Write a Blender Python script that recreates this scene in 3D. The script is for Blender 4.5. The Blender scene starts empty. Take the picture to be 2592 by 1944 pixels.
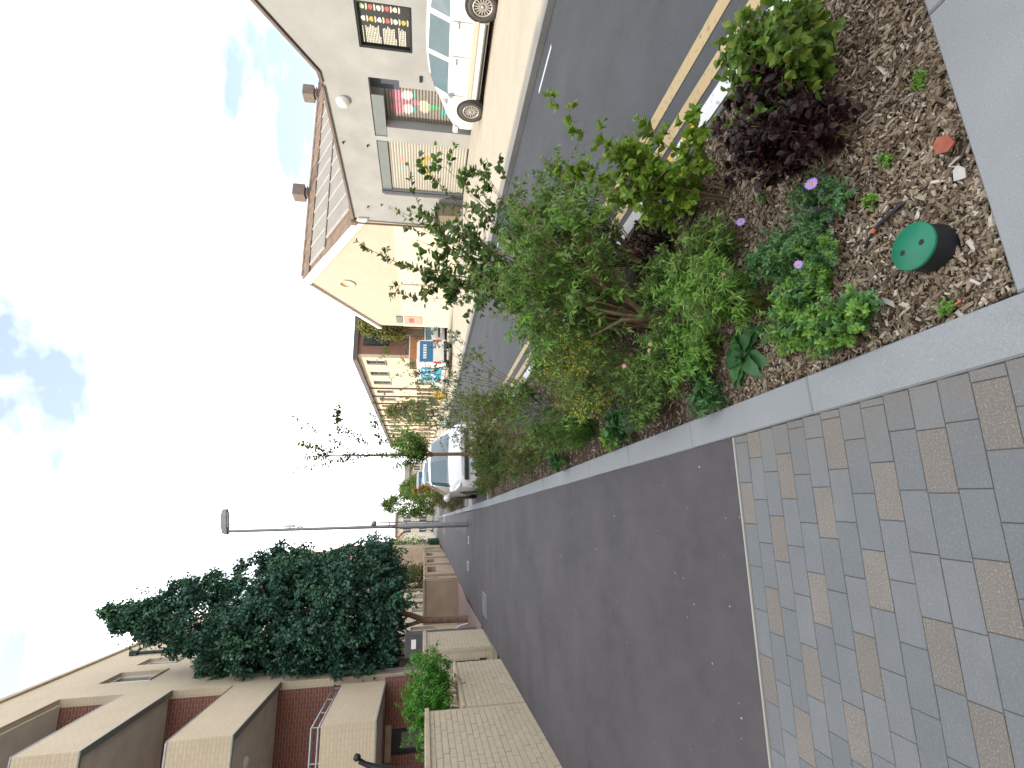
import bpy, math, random
import numpy as np
from mathutils import Vector, Matrix

rng = np.random.default_rng(7)
random.seed(7)
SC = bpy.context.scene
COL = SC.collection
PI = math.pi

# ------------------------------------------------------------------ camera (phone held on its side: the street lies rotated in the frame)
cam_data = bpy.data.cameras.new('camera')
cam_data.sensor_fit = 'HORIZONTAL'
cam_data.sensor_width = 36.0
cam_data.lens = 36.0 * 1275.0 / 2592.0
cam_data.clip_start = 0.05
cam_data.clip_end = 2000.0
cam = bpy.data.objects.new('camera', cam_data)
COL.objects.link(cam)
_R = Vector((0.96424007, -0.26450008, 0.01675673))      # street-right as the phone sees it
_D = Vector((-0.02844722, -0.16615075, -0.98568995))    # street-down
_F = Vector((0.26349921, 0.94996507, -0.16773351))      # forward
m = Matrix((( _D.x, _R.x, -_F.x), (_D.y, _R.y, -_F.y), (_D.z, _R.z, -_F.z)))
EYE = Vector((0.0, 0.0, 1.45))
cam.matrix_world = Matrix.Translation(EYE) @ m.to_4x4()
SC.camera = cam

# ------------------------------------------------------------------ sky, sun, exposure
TO_SUN = Vector((-0.90, 0.60, 1.0)).normalized()
SUN_EL = math.asin(TO_SUN.z)
SUN_AZ = math.atan2(TO_SUN.x, TO_SUN.y)
world = bpy.data.worlds.new('World')
SC.world = world
world.use_nodes = True
wn, wl = world.node_tree.nodes, world.node_tree.links
wn.clear()
w_out = wn.new('ShaderNodeOutputWorld')
w_bg = wn.new('ShaderNodeBackground')
w_bg.inputs['Strength'].default_value = 0.08
w_sky = wn.new('ShaderNodeTexSky')
w_sky.sky_type = 'NISHITA'
w_sky.sun_disc = False
w_sky.sun_elevation = SUN_EL
w_sky.sun_rotation = SUN_AZ % (2 * PI)
w_tc = wn.new('ShaderNodeTexCoord')
w_map = wn.new('ShaderNodeMapping')
w_map.inputs['Scale'].default_value = (1.0, 1.0, 2.6)
w_map.inputs['Location'].default_value = (0.15, 0.0, 0.0)
w_no = wn.new('ShaderNodeTexNoise')
w_no.inputs['Scale'].default_value = 1.7
w_no.inputs['Detail'].default_value = 6.0
w_no.inputs['Roughness'].default_value = 0.55
w_no.inputs['Distortion'].default_value = 0.5
w_ramp = wn.new('ShaderNodeValToRGB')
w_ramp.color_ramp.elements[0].position = 0.39
w_ramp.color_ramp.elements[0].color = (0.10, 0.10, 0.10, 1)
w_ramp.color_ramp.elements[1].position = 0.60
w_ramp.color_ramp.elements[1].color = (1, 1, 1, 1)
w_mix = wn.new('ShaderNodeMix')
w_mix.data_type = 'RGBA'
w_mix.inputs[7].default_value = (14.6, 14.6, 14.5, 1)
wl.new(w_tc.outputs['Generated'], w_map.inputs['Vector'])
wl.new(w_map.outputs[0], w_no.inputs['Vector'])
wl.new(w_no.outputs[0], w_ramp.inputs[0])
wl.new(w_ramp.outputs[0], w_mix.inputs[0])
wl.new(w_sky.outputs[0], w_mix.inputs[6])
wl.new(w_mix.outputs[2], w_bg.inputs['Color'])
wl.new(w_bg.outputs[0], w_out.inputs['Surface'])

sun_data = bpy.data.lights.new('sun', 'SUN')
sun_data.energy = 2.15
sun_data.angle = math.radians(0.53)
sun_data.color = (1.0, 0.87, 0.69)
sun = bpy.data.objects.new('sun', sun_data)
COL.objects.link(sun)
sun.rotation_euler = TO_SUN.to_track_quat('Z', 'Y').to_euler()
sun.location = (-30, 20, 60)

SC.view_settings.view_transform = 'Standard'
SC.view_settings.look = 'None'
SC.view_settings.exposure = 1.62
SC.view_settings.gamma = 1.0
SC.view_settings.use_curve_mapping = False
SC.cycles.max_bounces = 7
SC.cycles.diffuse_bounces = 4
SC.cycles.transparent_max_bounces = 8

# ------------------------------------------------------------------ materials
def _nodes(name):
    mt = bpy.data.materials.new(name)
    mt.use_nodes = True
    nt = mt.node_tree
    return mt, nt, nt.nodes, nt.links, nt.nodes['Principled BSDF']

def rgb(c):
    return (c[0], c[1], c[2], 1.0)

def mixrgb(nt, fac, a, b, blend='MIX'):
    n = nt.nodes.new('ShaderNodeMix')
    n.data_type = 'RGBA'
    n.blend_type = blend
    for sock, v in ((0, fac), (6, a), (7, b)):
        if hasattr(v, 'is_linked'):
            nt.links.new(v, n.inputs[sock])
        elif sock == 0:
            n.inputs[0].default_value = v
        else:
            n.inputs[sock].default_value = rgb(v)
    return n.outputs[2]

def noise(nt, scale, detail=4, rough=0.55, vec=None, dist=0.0):
    n = nt.nodes.new('ShaderNodeTexNoise')
    n.inputs['Scale'].default_value = scale
    n.inputs['Detail'].default_value = detail
    n.inputs['Roughness'].default_value = rough
    n.inputs['Distortion'].default_value = dist
    if vec is None:
        vec = nt.nodes.new('ShaderNodeNewGeometry').outputs['Position']
    nt.links.new(vec, n.inputs['Vector'])
    return n.outputs[0]

def ramp(nt, fac, stops):
    n = nt.nodes.new('ShaderNodeValToRGB')
    e = n.color_ramp.elements
    while len(e) < len(stops):
        e.new(0.5)
    for i, (p, c) in enumerate(stops):
        e[i].position = p
        e[i].color = rgb(c) if not isinstance(c, (int, float)) else (c, c, c, 1)
    nt.links.new(fac, n.inputs[0])
    return n.outputs[0]

def bump(nt, bsdf, h, strength=0.3, dist=0.01):
    b = nt.nodes.new('ShaderNodeBump')
    b.inputs['Strength'].default_value = strength
    b.inputs['Distance'].default_value = dist
    nt.links.new(h, b.inputs['Height'])
    nt.links.new(b.outputs[0], bsdf.inputs['Normal'])

def mat_plain(name, c, rough=0.6, metal=0.0, var=0.12, scale=6.0, bmp=0.0, spec=0.5):
    """one colour with soft mottling and a little relief"""
    mt, nt, N, L, b = _nodes(name)
    f = noise(nt, scale, 5)
    f2 = ramp(nt, f, [(0.3, 0.0), (0.7, 1.0)])
    col = mixrgb(nt, f2, [x * (1 - var) for x in c], [min(1, x * (1 + var)) for x in c])
    L.new(col, b.inputs['Base Color'])
    b.inputs['Roughness'].default_value = rough
    b.inputs['Metallic'].default_value = metal
    b.inputs['Specular IOR Level'].default_value = spec
    if bmp:
        bump(nt, b, noise(nt, scale * 14, 3), bmp, 0.004)
    return mt

def mat_speckle(name, c, speck, dark, scale=160, rough=0.75, patch=0.10, bmp=0.25):
    """stone or asphalt: fine light and dark grains over broad patches"""
    mt, nt, N, L, b = _nodes(name)
    g = noise(nt, scale, 2, 0.7)
    p = noise(nt, 1.1, 5, 0.6)
    q = noise(nt, 9.0, 4, 0.6)
    col = mixrgb(nt, ramp(nt, p, [(0.3, 0.0), (0.7, 1.0)]), [x * (1 - patch) for x in c], [x * (1 + patch) for x in c])
    col = mixrgb(nt, ramp(nt, q, [(0.35, 0.0), (0.75, 0.45)]), col, [x * (1 + patch * 1.4) for x in c])
    col = mixrgb(nt, ramp(nt, g, [(0.60, 0.0), (0.72, 0.8)]), col, speck)
    col = mixrgb(nt, ramp(nt, g, [(0.28, 0.8), (0.40, 0.0)]), col, dark)
    if name == 'path_asphalt':               # stray pale grit
        col = mixrgb(nt, ramp(nt, noise(nt, 34, 1, 0.4), [(0.785, 0.0), (0.80, 0.8)]), col, (0.42, 0.41, 0.39))
    L.new(col, b.inputs['Base Color'])
    b.inputs['Roughness'].default_value = rough
    bump(nt, b, g, bmp, 0.002)
    return mt

def mat_piece(name, c1, c2, grain=120, rough=0.8, grain_amt=0.25, c3=None):
    """loose pieces sharing one material: each object its own tone"""
    mt, nt, N, L, b = _nodes(name)
    r = N.new('ShaderNodeObjectInfo').outputs['Random']
    stops = [(0.0, c1), (1.0, c2)] if c3 is None else [(0.0, c1), (0.6, c2), (1.0, c3)]
    col = ramp(nt, r, stops)
    g = noise(nt, grain, 3, 0.65)
    st = ramp(nt, noise(nt, 5.0, 5, 0.65), [(0.35, 0.0), (0.75, 0.5)])
    col = mixrgb(nt, st, col, [x * 0.82 for x in c1])
    if name.startswith('paver'):             # soil washed off the bed stains the blocks along the kerb
        sx = N.new('ShaderNodeSeparateXYZ'); L.new(N.new('ShaderNodeNewGeometry').outputs['Position'], sx.inputs[0])
        md = N.new('ShaderNodeMath'); md.operation = 'MULTIPLY'; L.new(noise(nt, 6.0, 5, 0.65), md.inputs[0]); md.inputs[1].default_value = 0.5
        ad = N.new('ShaderNodeMath'); ad.operation = 'ADD'; L.new(sx.outputs[0], ad.inputs[0]); L.new(md.outputs[0], ad.inputs[1])
        col = mixrgb(nt, ramp(nt, ad.outputs[0], [(0.34, 0.0), (0.66, 0.55)]), col, (0.17, 0.145, 0.115))
    dk = ramp(nt, g, [(0.30, grain_amt), (0.55, 0.0)])
    col = mixrgb(nt, dk, col, (0.04, 0.035, 0.03))
    lt = ramp(nt, g, [(0.55, 0.0), (0.72, grain_amt)])
    col = mixrgb(nt, lt, col, (0.62, 0.58, 0.52))
    L.new(col, b.inputs['Base Color'])
    b.inputs['Roughness'].default_value = rough
    bump(nt, b, g, 0.25, 0.002)
    return mt

def mat_brick(name, c1, c2, mortar, bw=0.225, bh=0.075, rough=0.85, ms=0.012):
    """brickwork that wraps round a corner: runs along x or y by the way the face points"""
    mt, nt, N, L, b = _nodes(name)
    geo = N.new('ShaderNodeNewGeometry')
    sp = N.new('ShaderNodeSeparateXYZ'); L.new(geo.outputs['Position'], sp.inputs[0])
    sn = N.new('ShaderNodeSeparateXYZ'); L.new(geo.outputs['True Normal'], sn.inputs[0])
    ab = N.new('ShaderNodeMath'); ab.operation = 'ABSOLUTE'; L.new(sn.outputs[0], ab.inputs[0])
    gt = N.new('ShaderNodeMath'); gt.operation = 'GREATER_THAN'; L.new(ab.outputs[0], gt.inputs[0]); gt.inputs[1].default_value = 0.6
    mx = N.new('ShaderNodeMix'); mx.data_type = 'FLOAT'
    L.new(gt.outputs[0], mx.inputs[0]); L.new(sp.outputs[0], mx.inputs[2]); L.new(sp.outputs[1], mx.inputs[3])
    cb = N.new('ShaderNodeCombineXYZ'); L.new(mx.outputs[0], cb.inputs[0]); L.new(sp.outputs[2], cb.inputs[1])
    t = N.new('ShaderNodeTexBrick')
    t.inputs['Scale'].default_value = 1.0
    t.inputs['Brick Width'].default_value = bw
    t.inputs['Row Height'].default_value = bh
    t.inputs['Mortar Size'].default_value = ms
    t.inputs['Mortar Smooth'].default_value = 0.2
    t.inputs['Color1'].default_value = rgb(c1)
    t.inputs['Color2'].default_value = rgb(c2)
    t.inputs['Mortar'].default_value = rgb(mortar)
    L.new(cb.outputs[0], t.inputs['Vector'])
    st = ramp(nt, noise(nt, 0.8, 6, 0.65), [(0.35, 0.0), (0.75, 0.35)])
    col = mixrgb(nt, st, t.outputs['Color'], [x * 0.72 for x in c1])
    L.new(col, b.inputs['Base Color'])
    b.inputs['Roughness'].default_value = rough
    inv = N.new('ShaderNodeMath'); inv.operation = 'SUBTRACT'; inv.inputs[0].default_value = 1.0
    L.new(t.outputs['Fac'], inv.inputs[1])
    bump(nt, b, inv.outputs[0], 0.5, 0.006)
    return mt

def mat_paint_worn(name, c, under, wear=0.5, scale=22):
    mt, nt, N, L, b = _nodes(name)
    f = noise(nt, scale, 6, 0.7)
    g = noise(nt, 190, 2, 0.7)
    a = N.new('ShaderNodeMath'); a.operation = 'ADD'; L.new(f, a.inputs[0])
    h = N.new('ShaderNodeMath'); h.operation = 'MULTIPLY'; L.new(g, h.inputs[0]); h.inputs[1].default_value = 0.35
    L.new(h.outputs[0], a.inputs[1])
    k = ramp(nt, a.outputs[0], [(0.16 + wear * 0.9 - 0.05, 1.0), (0.22 + wear * 0.9, 0.0)])
    base = mixrgb(nt, ramp(nt, noise(nt, 3.0, 4), [(0.3, 0.0), (0.8, 0.5)]), c, [x * 0.72 for x in c])
    L.new(mixrgb(nt, k, base, under), b.inputs['Base Color'])
    b.inputs['Roughness'].default_value = 0.7
    bump(nt, b, g, 0.2, 0.002)
    return mt

def mat_leaf(name, stops, rough=0.5, trans=0.35, spec=0.35):
    """leaf tones differ leaf by leaf (stored on the faces); thin leaves let light through"""
    mt, nt, N, L, b = _nodes(name)
    at = N.new('ShaderNodeAttribute'); at.attribute_name = 'tone'
    col = ramp(nt, at.outputs['Fac'], stops)
    L.new(col, b.inputs['Base Color'])
    b.inputs['Roughness'].default_value = rough
    b.inputs['Specular IOR Level'].default_value = spec
    tr = N.new('ShaderNodeBsdfTranslucent')
    tc = mixrgb(nt, 1.0, col, (1.0, 1.0, 0.55), 'MULTIPLY')
    L.new(tc, tr.inputs['Color'])
    ms = N.new('ShaderNodeMixShader'); ms.inputs[0].default_value = trans
    L.new(b.outputs[0], ms.inputs[1]); L.new(tr.outputs[0], ms.inputs[2])
    out = [n for n in N if n.type == 'OUTPUT_MATERIAL'][0]
    L.new(ms.outputs[0], out.inputs['Surface'])
    return mt

def mat_tone(name, stops, rough=0.85, spec=0.3):
    mt, nt, N, L, b = _nodes(name)
    at = N.new('ShaderNodeAttribute'); at.attribute_name = 'tone'
    col = ramp(nt, at.outputs['Fac'], stops)
    g = noise(nt, 220, 3, 0.6)
    col = mixrgb(nt, ramp(nt, g, [(0.35, 0.35), (0.6, 0.0)]), col, (0.05, 0.035, 0.025))
    L.new(col, b.inputs['Base Color'])
    b.inputs['Roughness'].default_value = rough
    b.inputs['Specular IOR Level'].default_value = spec
    return mt

def mat_glass(name, c, rough=0.06, spec=0.8, coat=0.6):
    mt, nt, N, L, b = _nodes(name)
    f = noise(nt, 2.5, 3)
    L.new(mixrgb(nt, f, [x * 0.7 for x in c], [x * 1.3 for x in c]), b.inputs['Base Color'])
    b.inputs['Roughness'].default_value = rough
    b.inputs['Specular IOR Level'].default_value = spec
    b.inputs['Coat Weight'].default_value = coat
    b.inputs['Coat Roughness'].default_value = 0.03
    return mt

def mat_carpaint(name, c):
    mt, nt, N, L, b = _nodes(name)
    dust = ramp(nt, noise(nt, 3.0, 5), [(0.4, 0.0), (0.8, 0.22)])
    L.new(mixrgb(nt, dust, c, (0.45, 0.42, 0.38)), b.inputs['Base Color'])
    b.inputs['Roughness'].default_value = 0.32
    b.inputs['Coat Weight'].default_value = 0.7
    b.inputs['Coat Roughness'].default_value = 0.06
    return mt

M = {}
M['path'] = mat_speckle('path_asphalt', (0.058, 0.0525, 0.057), (0.15, 0.14, 0.145), (0.026, 0.024, 0.027), 210, 0.8, 0.34, 0.25)
M['road'] = mat_speckle('road_asphalt', (0.055, 0.057, 0.062), (0.16, 0.16, 0.165), (0.03, 0.03, 0.032), 170, 0.8, 0.26, 0.35)
M['pave_far'] = mat_speckle('far_pavement', (0.30, 0.275, 0.225), (0.42, 0.39, 0.33), (0.2, 0.185, 0.16), 60, 0.85, 0.10, 0.2)
M['ground'] = mat_speckle('ground_grey', (0.16, 0.15, 0.14), (0.26, 0.25, 0.23), (0.08, 0.08, 0.07), 40, 0.9, 0.2, 0.2)
M['granite'] = mat_speckle('granite_kerb', (0.235, 0.248, 0.258), (0.40, 0.41, 0.42), (0.13, 0.135, 0.14), 240, 0.75, 0.10, 0.2)
M['concrete'] = mat_speckle('concrete', (0.28, 0.275, 0.26), (0.42, 0.41, 0.39), (0.15, 0.15, 0.14), 120, 0.85, 0.14, 0.2)
M['paver'] = mat_piece('paver_grey', (0.138, 0.150, 0.158), (0.172, 0.182, 0.188), 150, 0.8, 0.12)
M['paver_tan'] = mat_piece('paver_tan', (0.168, 0.150, 0.134), (0.205, 0.186, 0.168), 190, 0.85, 0.30)
M['joint'] = mat_speckle('joint_sand', (0.09, 0.087, 0.08), (0.16, 0.15, 0.14), (0.04, 0.04, 0.04), 260, 0.95, 0.2, 0.3)
M['edging'] = mat_paint_worn('pale_edging', (0.36, 0.35, 0.31), (0.14, 0.135, 0.125), 0.36, 60)
M['soil'] = mat_speckle('soil', (0.055, 0.036, 0.024), (0.14, 0.10, 0.07), (0.02, 0.014, 0.01), 90, 0.95, 0.3, 0.6)
M['chip'] = mat_tone('wood_chip', [(0.0, (0.036, 0.026, 0.018)), (0.25, (0.135, 0.096, 0.062)), (0.55, (0.27, 0.205, 0.14)), (0.82, (0.40, 0.335, 0.25)), (1.0, (0.60, 0.55, 0.48))])
M['white_paint'] = mat_paint_worn('worn_white_paint', (0.72, 0.72, 0.70), (0.13, 0.13, 0.13), 0.40)
M['yellow_paint'] = mat_paint_worn('worn_yellow_paint', (0.50, 0.365, 0.185), (0.10, 0.095, 0.09), 0.42)
M['yellow_mark'] = mat_paint_worn('yellow_kerb_mark', (0.68, 0.40, 0.06), (0.5, 0.48, 0.44), 0.2)
M['kerb_face'] = mat_speckle('kerb_face', (0.20, 0.20, 0.195), (0.33, 0.33, 0.32), (0.1, 0.1, 0.1), 150, 0.85, 0.2, 0.3)
M['brick_buff'] = mat_piece('buff_brick', (0.485, 0.41, 0.30), (0.52, 0.445, 0.33), 90, 0.9, 0.10)
M['mortar'] = mat_speckle('mortar', (0.39, 0.33, 0.245), (0.46, 0.40, 0.31), (0.26, 0.22, 0.17), 180, 0.95, 0.1, 0.3)
M['brick_wall'] = mat_brick('buff_brickwork', (0.36, 0.275, 0.178), (0.42, 0.325, 0.215), (0.30, 0.25, 0.18))
M['brick_block'] = mat_brick('apartment_brickwork', (0.53, 0.44, 0.32), (0.565, 0.475, 0.35), (0.47, 0.395, 0.295), 0.225, 0.075, 0.9, 0.01)
M['brick_red'] = mat_brick('red_brickwork', (0.19, 0.062, 0.046), (0.235, 0.083, 0.058), (0.25, 0.175, 0.145))
M['brick_orange'] = mat_brick('orange_brickwork', (0.50, 0.41, 0.305), (0.55, 0.455, 0.345), (0.54, 0.48, 0.40))
M['brick_brown'] = mat_brick('brown_brickwork', (0.21, 0.085, 0.06), (0.26, 0.11, 0.075), (0.26, 0.2, 0.16))
M['render_cream'] = mat_plain('cream_render', (0.62, 0.52, 0.37), 0.9, 0, 0.07, 1.2, 0.1)
M['wall_grey'] = mat_plain('grey_painted_wall', (0.305, 0.31, 0.305), 0.85, 0, 0.10, 1.4, 0.25)
M['coping'] = mat_plain('coping', (0.43, 0.355, 0.26), 0.85, 0, 0.15, 5, 0.2)
M['cream_wall'] = mat_plain('cream_boundary_wall', (0.39, 0.30, 0.22), 0.9, 0, 0.14, 1.6, 0.2)
M['soffit'] = mat_plain('grey_soffit', (0.58, 0.535, 0.49), 0.9, 0, 0.10, 2.5, 0.1)
M['white'] = mat_plain('white_paint', (0.74, 0.74, 0.72), 0.5, 0, 0.05, 3)
M['white_wall'] = mat_plain('white_wall', (0.60, 0.545, 0.44), 0.85, 0, 0.08, 1.2, 0.2)
M['grey_metal'] = mat_plain('grey_metal', (0.30, 0.31, 0.33), 0.45, 0.5, 0.1, 8)
M['galv'] = mat_plain('galvanised_steel', (0.34, 0.36, 0.39), 0.42, 0.75, 0.14, 7)
M['lamp_grey'] = mat_plain('lamp_column_grey', (0.20, 0.21, 0.22), 0.5, 0.4, 0.1, 6)
M['cabinet'] = mat_plain('dark_grey_cabinet', (0.065, 0.065, 0.075), 0.6, 0.1, 0.15, 4)
M['dark_metal'] = mat_plain('dark_metal', (0.025, 0.027, 0.03), 0.45, 0.3, 0.2, 8)
M['black'] = mat_plain('black_plastic', (0.010, 0.012, 0.016), 0.42, 0, 0.25, 9)
M['black_pipe'] = mat_plain('black_pipe', (0.018, 0.018, 0.02), 0.6, 0, 0.25, 20)
M['green_lid'] = mat_plain('green_plastic', (0.003, 0.155, 0.082), 0.48, 0, 0.10, 20, 0.1)
M['tyre'] = mat_plain('tyre_rubber', (0.05, 0.046, 0.042), 0.8, 0, 0.2, 14)
M['alloy'] = mat_plain('alloy_rim', (0.42, 0.40, 0.38), 0.45, 0.5, 0.1, 10)
M['arch'] = mat_plain('wheel_arch_black', (0.018, 0.017, 0.017), 0.8, 0, 0.1, 8)
M['car_white'] = mat_carpaint('car_paint_white', (0.60, 0.61, 0.62))
M['car_silver'] = mat_carpaint('car_paint_silver', (0.42, 0.43, 0.44))
M['car_dark'] = mat_carpaint('car_paint_dark', (0.045, 0.045, 0.06))
M['car_glass'] = mat_glass('car_glass', (0.06, 0.10, 0.115), 0.1, 0.5, 0.2)
M['window_glass'] = mat_glass('window_glass', (0.05, 0.06, 0.07))
M['trim_tan'] = mat_plain('tan_door_trim', (0.55, 0.45, 0.36), 0.5, 0, 0.06, 4)
M['head_lamp'] = mat_glass('headlamp_glass', (0.5, 0.53, 0.55), 0.12)
M['orange_lamp'] = mat_plain('orange_plastic', (0.42, 0.14, 0.05), 0.6, 0, 0.1, 8)
M['red_plastic'] = mat_plain('red_plastic', (0.62, 0.06, 0.03), 0.45, 0, 0.1, 8)
M['yellow_plastic'] = mat_plain('yellow_plastic', (0.72, 0.45, 0.03), 0.5, 0, 0.1, 8)
M['blue_paint'] = mat_plain('van_blue', (0.03, 0.16, 0.36), 0.4, 0, 0.1, 3)
M['fascia'] = mat_plain('grey_fascia', (0.19, 0.215, 0.215), 0.5, 0.2, 0.06, 3)
M['navy'] = mat_plain('dark_blue_shade_and_post', (0.06, 0.075, 0.10), 0.7, 0, 0.1, 4)  # paints the shade in the open niche; also colours the dark door post
M['board_black'] = mat_plain('black_board', (0.035, 0.037, 0.036), 0.45, 0, 0.12, 3)
M['print_white'] = mat_plain('white_print', (0.75, 0.73, 0.62), 0.6, 0, 0.05, 30)
M['print_red'] = mat_plain('red_print', (0.50, 0.10, 0.09), 0.6, 0, 0.2, 30)
M['print_orange'] = mat_plain('orange_print', (0.68, 0.36, 0.04), 0.6, 0, 0.2, 30)
M['print_green'] = mat_plain('green_print', (0.20, 0.38, 0.13), 0.6, 0, 0.2, 30)
M['spray_pink'] = mat_plain('pink_spray_paint', (0.60, 0.20, 0.32), 0.6, 0, 0.2, 7)
M['spray_white'] = mat_plain('white_spray_paint', (0.78, 0.74, 0.74), 0.6, 0, 0.1, 7)
M['spray_cream'] = mat_plain('cream_spray_paint', (0.72, 0.66, 0.48), 0.6, 0, 0.1, 7)
M['spray_green'] = mat_plain('green_spray_paint', (0.06, 0.55, 0.20), 0.6, 0, 0.1, 7)
M['spray_teal'] = mat_plain('teal_spray_paint', (0.05, 0.45, 0.42), 0.6, 0, 0.1, 7)
M['spray_red'] = mat_plain('red_spray_paint', (0.50, 0.33, 0.27), 0.6, 0, 0.1, 7)
M['spray_yellow'] = mat_plain('yellow_spray_paint', (0.55, 0.40, 0.02), 0.6, 0, 0.25, 9)
M['spray_cyan'] = mat_plain('cyan_graffiti', (0.01, 0.35, 0.62), 0.5, 0, 0.35, 5)
M['roof_tile'] = mat_plain('brown_roof_tile', (0.17, 0.115, 0.08), 0.85, 0, 0.3, 2.5, 0.3)
M['roof_pale'] = mat_plain('roof_panel_grey', (0.205, 0.19, 0.165), 0.55, 0, 0.12, 1.2)
M['roof_slate'] = mat_plain('roof_slate', (0.10, 0.085, 0.08), 0.8, 0, 0.2, 2)
M['roof_red'] = mat_plain('red_clay_tile', (0.42, 0.17, 0.09), 0.85, 0, 0.2, 2)
M['batten'] = mat_plain('roof_batten', (0.36, 0.33, 0.285), 0.7, 0, 0.08, 3)
M['path_patch'] = mat_speckle('path_patch', (0.085, 0.083, 0.086), (0.17, 0.16, 0.165), (0.05, 0.05, 0.05), 200, 0.8, 0.2, 0.2)
M['vent_tan'] = mat_plain('vent_tan', (0.15, 0.115, 0.095), 0.8, 0, 0.18, 3)
M['pole_wood'] = mat_plain('sapling_bark', (0.20, 0.115, 0.065), 0.85, 0, 0.2, 30, 0.2)
M['bark'] = mat_plain('tree_bark', (0.21, 0.13, 0.095), 0.9, 0, 0.35, 12, 0.5)
M['twig'] = mat_plain('shrub_twig', (0.22, 0.15, 0.09), 0.85, 0, 0.3, 30, 0.3)
M['twig_green'] = mat_plain('green_stem', (0.13, 0.17, 0.06), 0.7, 0, 0.3, 30)
M['terracotta'] = mat_plain('terracotta', (0.30, 0.085, 0.05), 0.85, 0, 0.2, 40, 0.3)
M['litter_white'] = mat_plain('white_litter', (0.44, 0.42, 0.39), 0.6, 0, 0.15, 40)
M['pink_tile'] = mat_piece('pink_paving', (0.24, 0.165, 0.145), (0.29, 0.205, 0.18), 60, 0.85, 0.1)
M['iron'] = mat_plain('cover_steel', (0.155, 0.16, 0.165), 0.6, 0.3, 0.12, 14, 0.3)
M['hoarding'] = mat_plain('orange_brown_hoarding', (0.42, 0.20, 0.09), 0.7, 0, 0.1, 3)
M['olive'] = mat_plain('olive_container', (0.21, 0.17, 0.115), 0.7, 0, 0.12, 2)
M['petal'] = mat_plain('violet_petal', (0.40, 0.27, 0.66), 0.55, 0, 0.15, 60)
M['petal_pink'] = mat_plain('pink_petal', (0.62, 0.20, 0.36), 0.55, 0, 0.15, 60)
M['disc'] = mat_plain('orange_flower_centre', (0.62, 0.30, 0.03), 0.7, 0, 0.2, 90)
M['seed'] = mat_plain('dry_seed_head', (0.50, 0.38, 0.22), 0.8, 0, 0.2, 60)
def mat_painted_shutter(name, c, spots, x_soft=0.35):
    """shutter steel with flat spray paint on it: soft-edged patches at their place on the wall (y, z, ry, rz, colour)"""
    mt, nt, N, L, b = _nodes(name)
    sp = N.new('ShaderNodeSeparateXYZ'); L.new(N.new('ShaderNodeNewGeometry').outputs['Position'], sp.inputs[0])
    nz = noise(nt, 7.0, 4, 0.6)
    col = mixrgb(nt, ramp(nt, noise(nt, 1.3, 4), [(0.3, 0.0), (0.7, 1.0)]), [v * 0.93 for v in c], [v * 1.07 for v in c])
    def mth(op, a, v):
        n = N.new('ShaderNodeMath'); n.operation = op
        for i_, q in enumerate((a, v)):
            if hasattr(q, 'is_linked'): L.new(q, n.inputs[i_])
            else: n.inputs[i_].default_value = q
        return n.outputs[0]
    for (y, z, ry, rz, cc) in spots:
        dy = mth('MULTIPLY', mth('SUBTRACT', sp.outputs[1], y), 1.0 / ry)
        dz = mth('MULTIPLY', mth('SUBTRACT', sp.outputs[2], z), 1.0 / rz)
        r2 = mth('ADD', mth('MULTIPLY', dy, dy), mth('MULTIPLY', dz, dz))
        r2 = mth('ADD', r2, mth('MULTIPLY', mth('SUBTRACT', nz, 0.5), 2.2))
        col = mixrgb(nt, ramp(nt, r2, [(0.75, 0.92), (1.0, 0.0)]), col, cc)
    L.new(col, b.inputs['Base Color'])
    b.inputs['Roughness'].default_value = 0.5
    b.inputs['Metallic'].default_value = 0.15
    return mt
PK, WH, TL, GN, YL = (0.50, 0.20, 0.28), (0.70, 0.66, 0.66), (0.06, 0.36, 0.34), (0.07, 0.46, 0.18), (0.38, 0.29, 0.03)
M['shutter'] = mat_painted_shutter('painted_shutter', (0.23, 0.215, 0.19), [(13.08, 2.50, 0.24, 0.24, PK), (13.62, 2.50, 0.26, 0.25, PK), (13.08, 2.18, 0.21, 0.17, WH), (13.62, 2.16, 0.22, 0.18, WH), (13.36, 2.20, 0.08, 0.22, PK),
    (13.34, 1.93, 0.11, 0.12, PK), (13.05, 1.96, 0.13, 0.06, TL), (13.66, 1.96, 0.13, 0.06, TL), (13.46, 1.66, 0.27, 0.19, (0.62, 0.57, 0.44)), (13.46, 1.33, 0.08, 0.22, GN), (13.62, 1.02, 0.17, 0.12, TL)])
M['shutter_pale'] = mat_painted_shutter('pale_painted_shutter', (0.38, 0.365, 0.32), [(15.75, 2.42, 0.26, 0.18, (0.50, 0.34, 0.29)), (16.15, 2.48, 0.18, 0.12, (0.30, 0.42, 0.38)), (15.55, 1.55, 0.16, 0.13, YL), (15.85, 1.68, 0.22, 0.08, YL), (16.2, 1.60, 0.18, 0.10, YL), (16.55, 1.46, 0.15, 0.18, YL)])
M['l_tree'] = mat_leaf('tree_leaf', [(0.0, (0.022, 0.069, 0.051)), (0.55, (0.051, 0.135, 0.094)), (0.9, (0.101, 0.215, 0.122)), (1.0, (0.169, 0.318, 0.140))], 0.5, 0.22)
M['l_aster'] = mat_leaf('aster_leaf', [(0.0, (0.045, 0.132, 0.054)), (0.6, (0.103, 0.245, 0.092)), (1.0, (0.228, 0.396, 0.122))])
M['l_lime'] = mat_leaf('lime_leaf', [(0.0, (0.063, 0.139, 0.015)), (0.5, (0.139, 0.253, 0.023)), (0.9, (0.240, 0.342, 0.038)), (1.0, (0.316, 0.253, 0.038))])
M['l_mid'] = mat_leaf('mid_green_leaf', [(0.0, (0.063, 0.129, 0.033)), (0.6, (0.143, 0.260, 0.061)), (1.0, (0.311, 0.398, 0.091))])
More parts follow.
